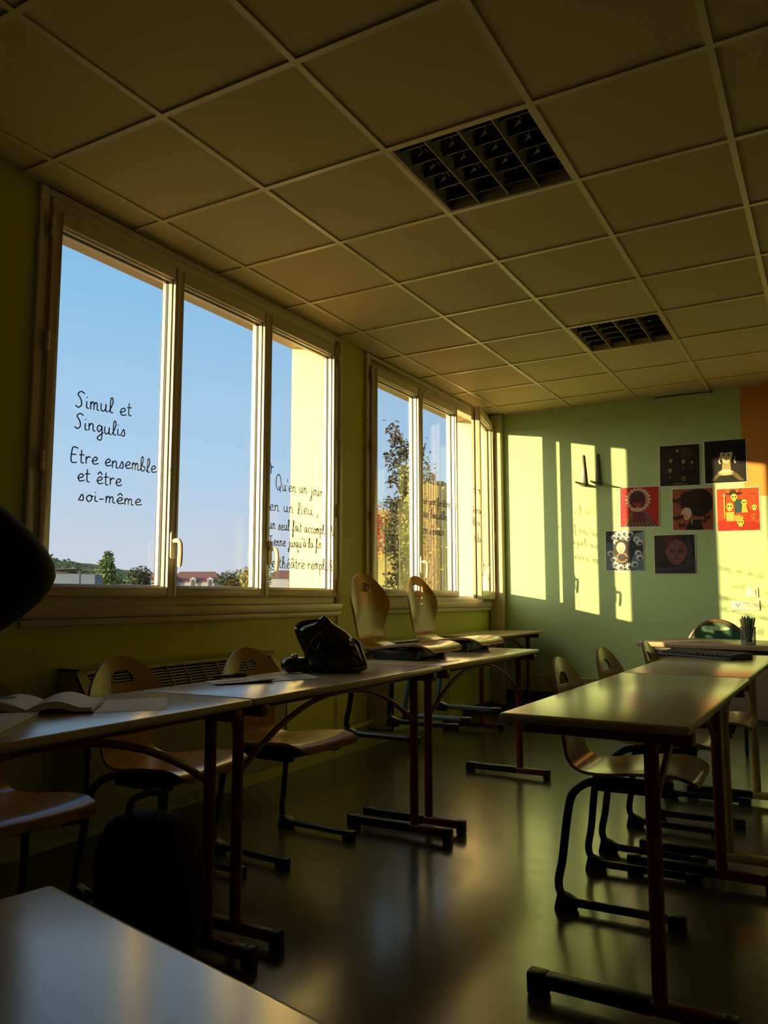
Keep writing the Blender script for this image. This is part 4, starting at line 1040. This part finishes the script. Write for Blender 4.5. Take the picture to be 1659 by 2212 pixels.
tree((-73.8, 72.3), 5.35, 3.9, 'round grey-green tree beyond the near window, lower of the two in its left pane', 'leaf_dark', 2600, .34, 'round', seed=3)
tree((-77.6, 94.6), 5.6, 5.4, 'dark green tree beyond the red-roofed house at its right end', 'leaf_dark', 2600, .42, 'round', seed=4)
tree((-66.8, 86.6), 6.2, 4.6, 'olive green tree seen at the right side of the middle pane', 'leaf_olive', 2800, .40, 'round', seed=5)
tree((-60.8, 88.9), 5.6, 4.2, 'yellow-green tree behind the handwriting beside the bright jamb', 'leaf_olive', 2400, .40, 'round', seed=6)
# hill with woods
b = MB(); n = 46; rnd = random.Random(5)
for i in range(n+1):
    u = i/n; x = -330+u*120; y = 205+u*150
    h = (19.5+1.5*math.sin(u*9)+rnd.uniform(-.8, .8))*max(.25, math.cos(min(1, abs(u-.05)*1.3)*1.45))
    for d, k in ((0, 0), (.4, .55), (1, 1.0), (2.2, 0)):
        b.v.append((x-d*30*.8, y+d*30*.6, GZ+(h-GZ)*k if k else GZ))
for i in range(n):
    for k in range(3): q = i*4+k; b.face((q, q+4, q+5, q+1))
hl = MB(); hl.v = b.v; hl.f = b.f; hl.m = b.m
for _ in range(1500):
    u = rnd.random(); k = min(n, int(u*n)); p = Vector(b.v[k*4+2]); q0 = Vector(b.v[k*4+1]); t_ = rnd.random(); leaf(hl, q0.lerp(p, t_)+Vector((rnd.uniform(-2, 2), rnd.uniform(-2, 2), .2)), rnd.uniform(1.5, 3.2), rnd)
struct(hl.build('hill', 'hill', smooth=False))
def house(loc, rz, L, D, eave, ridge, label, wallm='house_wall', roofm='roof_tile', dorm=3, chim=True, cat='house'):
    t = thing('house', label, cat, (loc[0], loc[1], GZ), rz); e, r = eave-GZ, ridge-GZ
    b = MB(); b.box((-L/2, -D/2, 0), (L/2, D/2, e)); b.build('walls', wallm, t, smooth=False)
    f = MB(); hip = min(L*.18, D*.6); o = .35
    f.v += [(-L/2-o, -D/2-o, e), (L/2+o, -D/2-o, e), (L/2+o, D/2+o, e), (-L/2-o, D/2+o, e), (-L/2+hip, 0, r), (L/2-hip, 0, r)]
    for q in ((0, 1, 5, 4), (2, 3, 4, 5), (1, 2, 5), (3, 0, 4), (3, 2, 1, 0)): f.face(q)
    f.build('roof', roofm, t, smooth=False)
    for k in range(dorm):
        x = -L/2+L*(k+.6)/(dorm+.2); d = MB(); w = L*.055; h0 = e-.2; h1 = e+(r-e)*.18
        d.box((x-w, -D/2-o-.2, h0), (x+w, -D*.28, h1)); dm = d.build('dormer', wallm, t, smooth=False)
        g = MB(); g.prism([(h1, x-w*1.3), (h1, x+w*1.3), (h1+w*.9, x)], 1, -D/2-o-.4, -D*.2); g.build('dormer_roof', 'house_wall', dm, smooth=False)
        g = MB(); g.box((x-w*.6, -D/2-o-.23, h0-.8), (x+w*.6, -D/2-o-.21, h1-.1)); g.build('window', 'house_dark', dm, smooth=False)
    if chim:
        c = MB(); c.box((-L/2+hip*.1, -.3, r-.9), (-L/2+hip*.1+1.0, .4, r+.75)); c.box((-L/2+hip*.1-.12, -.42, r+.75), (-L/2+hip*.1+1.12, .52, r+.9)); c.build('chimney', 'house_wall', t, smooth=False)
    return t
house((-116.5, 128.6), math.radians(30), 11.5, 7, 4.4, 6.6, 'long house with red hipped roof and white dormers beyond the near window')
house((-101.2, 138.5), math.radians(30), 5, 5, 5.1, 6.9, 'small tiled house roof beside the yellow-green tree', dorm=0, chim=False)
house((-86.2, 88.6), math.radians(30), 4.0, 4, 3.7, 5.0, 'brick-coloured gabled building right of the round grey-green tree', wallm='house_wall', roofm='brick', dorm=0, chim=False)
t = thing('metal_shed', 'grey metal shed with flat roof beyond the left pane of the near window', 'shed', (-55.7, 47.4, GZ), math.radians(33))
b = MB(); b.box((-1.75, -1.2, 0), (.9, 1.2, 6.48)); b.box((.9, -1.15, 0), (2.2, 1.2, 6.46)); b.build('walls', 'shed_metal', t, smooth=False)
b = MB(); b.prism([(6.84, -2.1), (6.90, -2.1), (6.98, .8), (6.92, .8)], 1, -1.6, 1.6); b.prism([(6.88, .8), (6.94, .8), (6.80, 2.6), (6.74, 2.6)], 1, -1.4, 1.6); b.build('roof', 'shed_roof', t, smooth=False)
for x in (-1.7, -.3, .9, 1.9):
    g = MB(); g.box((x-.05, -1.15, 6.47), (x+.05, -1.05, 6.84)); g.build('post', 'house_dark', t, smooth=False)
b = MB(); b.box((-1.6, .2, 6.48), (.2, .25, 6.80)); b.build('back_wall', 'house_dark', t, smooth=False)
t = thing('low_building', 'low pale flat building below the trees in the left pane', 'building', (-58.3, 54.3, GZ), math.radians(33))
b = MB(); b.box((-2.6, -1, 0), (2.4, 1, 5.05)); b.build('walls', 'house_wall', t, smooth=False)
b = MB(); b.box((-2.2, -1.1, 5.05), (-.1, 1, 5.22)); b.build('roof', 'shed_roof', t, smooth=False)

# garden wing beside the far window: olive wall, creepers, cane screen, sapling
t = thing('garden_wall', 'olive yellow outdoor wall behind the creepers beyond the farther window', 'wall', (0, 0, 0))
b = MB(); b.box((-2.78, 10.3, GZ), (-2.06, 10.5, 2.46)); b.box((-2.74, 10.32, 2.46), (-2.50, 10.5, 2.98)); b.box((-2.50, 10.32, 2.46), (-2.06, 10.5, 2.70)); b.build('masonry', 'garden_wall', t, smooth=False)
b = MB(); b.box((-2.06, 10.28, GZ), (-1.2, 10.5, 2.62)); b.build('end_pier', 'render_beige', t, smooth=False)
b = MB(); b.box((-2.82, 10.27, 2.43), (-2.50, 10.52, 2.47)); b.build('coping', 'garden_wall', t, smooth=False)
t = thing('garden_wall', 'shorter olive wall panel with red creeper at the left of the farther window', 'wall', (0, 0, 0))
b = MB(); b.box((-4.4, 10.9, GZ), (-3.0, 11.1, 2.42)); b.build('masonry', 'garden_wall', t, smooth=False)
b = MB(); rnd = random.Random(9)
t = thing('cane_screen', 'screen of upright brown canes seen through the middle pane of the farther window', 'screen')
for k in range(15):
    x = -2.25+k*.0135+rnd.uniform(-.006, .006)
    b.tube([(x, 10.1+rnd.uniform(-.03, .03), -1.0), (x+rnd.uniform(-.02, .02), 10.1, 2.70+rnd.uniform(-.12, .12))], rnd.uniform(.007, .013), 7)
b.build('canes', 'cane', t)
b = MB()
for z in (.9, 1.7, 2.4): b.tube([(-2.27, 10.085, z), (-2.04, 10.085, z)], .006, 6)
b.build('cross_wire', 'cane', t)
def plant(name, label, cat, spots, mname, stems, size, seed, dens=1.7, ymax=99):
    rnd = random.Random(seed); t = thing(name, label, cat)
    f = MB()
    for x, y, z, r, n in spots:
        for _ in range(int(n*dens)):
            p = Vector((rnd.gauss(0, .5), rnd.gauss(0, .6), rnd.gauss(0, .55)))*r; p = Vector((x, y, z))+p; p.y = min(p.y, ymax); leaf(f, p, size*.8*rnd.uniform(.6, 1.3), rnd)
    f.build('foliage', mname, t, smooth=False)
    s = MB()
    for st in stems: s.tube(cr(st, 5), .012, 6)
    s.build('stem', 'bark', t)
plant('sapling', 'leafy sapling standing clear against the sky in the farther window', 'sapling',
      [(-2.32, 9.3, 3.33, .07, 16), (-2.26, 9.3, 3.22, .10, 26), (-2.17, 9.3, 3.05, .14, 50), (-2.06, 9.3, 2.92, .14, 46), (-2.28, 9.3, 2.92, .13, 40), (-2.38, 9.3, 2.93, .06, 10), (-2.18, 9.3, 2.75, .12, 40), (-2.26, 9.3, 2.60, .11, 40), (-2.08, 9.3, 2.62, .12, 40), (-2.15, 9.3, 2.45, .09, 26), (-2.22, 9.3, 2.30, .09, 22), (-2.28, 9.3, 2.22, .10, 26), (-1.90, 9.3, 3.02, .10, 30), (-1.84, 9.3, 2.85, .08, 20)],
      'leaf_dull', [[(-2.16, 9.35, GZ), (-2.2, 9.32, 1.5), (-2.14, 9.3, 2.4), (-2.1, 9.3, 3.0), (-2.3, 9.3, 3.4)], [(-2.14, 9.3, 2.4), (-1.95, 9.3, 2.9), (-1.88, 9.3, 3.15)]], .085, 21)
plant('creeper', 'dark creeper climbing the olive wall below the sapling', 'creeper',
      [(-2.72+.05*math.sin(k), 10.12, 2.35-.10*k, .10, 30) for k in range(14)]+[(-2.85, 10.12, 2.42, .10, 24)], 'leaf_dull', [[(-2.7, 10.21, GZ), (-2.72, 10.21, 1.0), (-2.68, 10.21, 2.4)]], .075, 22, ymax=10.17)
plant('creeper', 'red-leaved creeper at the left edge of the farther window', 'creeper',
      [(-3.36+.06*math.sin(2*k), 10.70, 2.32-.09*k, .11, 44) for k in range(7)], 'leaf_red', [[(-3.4, 10.78, GZ), (-3.4, 10.78, 1.0), (-3.4, 10.78, 2.3)]], .07, 23, ymax=10.74)
plant('bush', 'dull brown-green bush low in the left pane of the farther window', 'bush',
      [(-2.95-.11*(k % 4), 9.62, 1.78-.07*(k//2), .13, 34) for k in range(14)], 'leaf_dull', [[(-3.0, 9.65, GZ), (-3.05, 9.65, 0), (-3.0, 9.62, 1.6)]], .08, 24)
plant('creeper', 'sparse yellowish creeper spread over the olive wall and canes', 'creeper',
      [(-2.6+.055*k, 9.80, 1.2+.22*((k*7) % 6), .16, 9) for k in range(16)]+[(-2.1, 9.80, 2.72, .10, 26), (-2.02, 9.80, 2.82, .06, 16), (-1.98, 9.80, 2.67, .08, 20)], 'leaf_olive', [[(-2.3, 9.85, GZ), (-2.25, 9.85, .5), (-2.2, 9.82, 2.0)]], .065, 25, ymax=9.9)
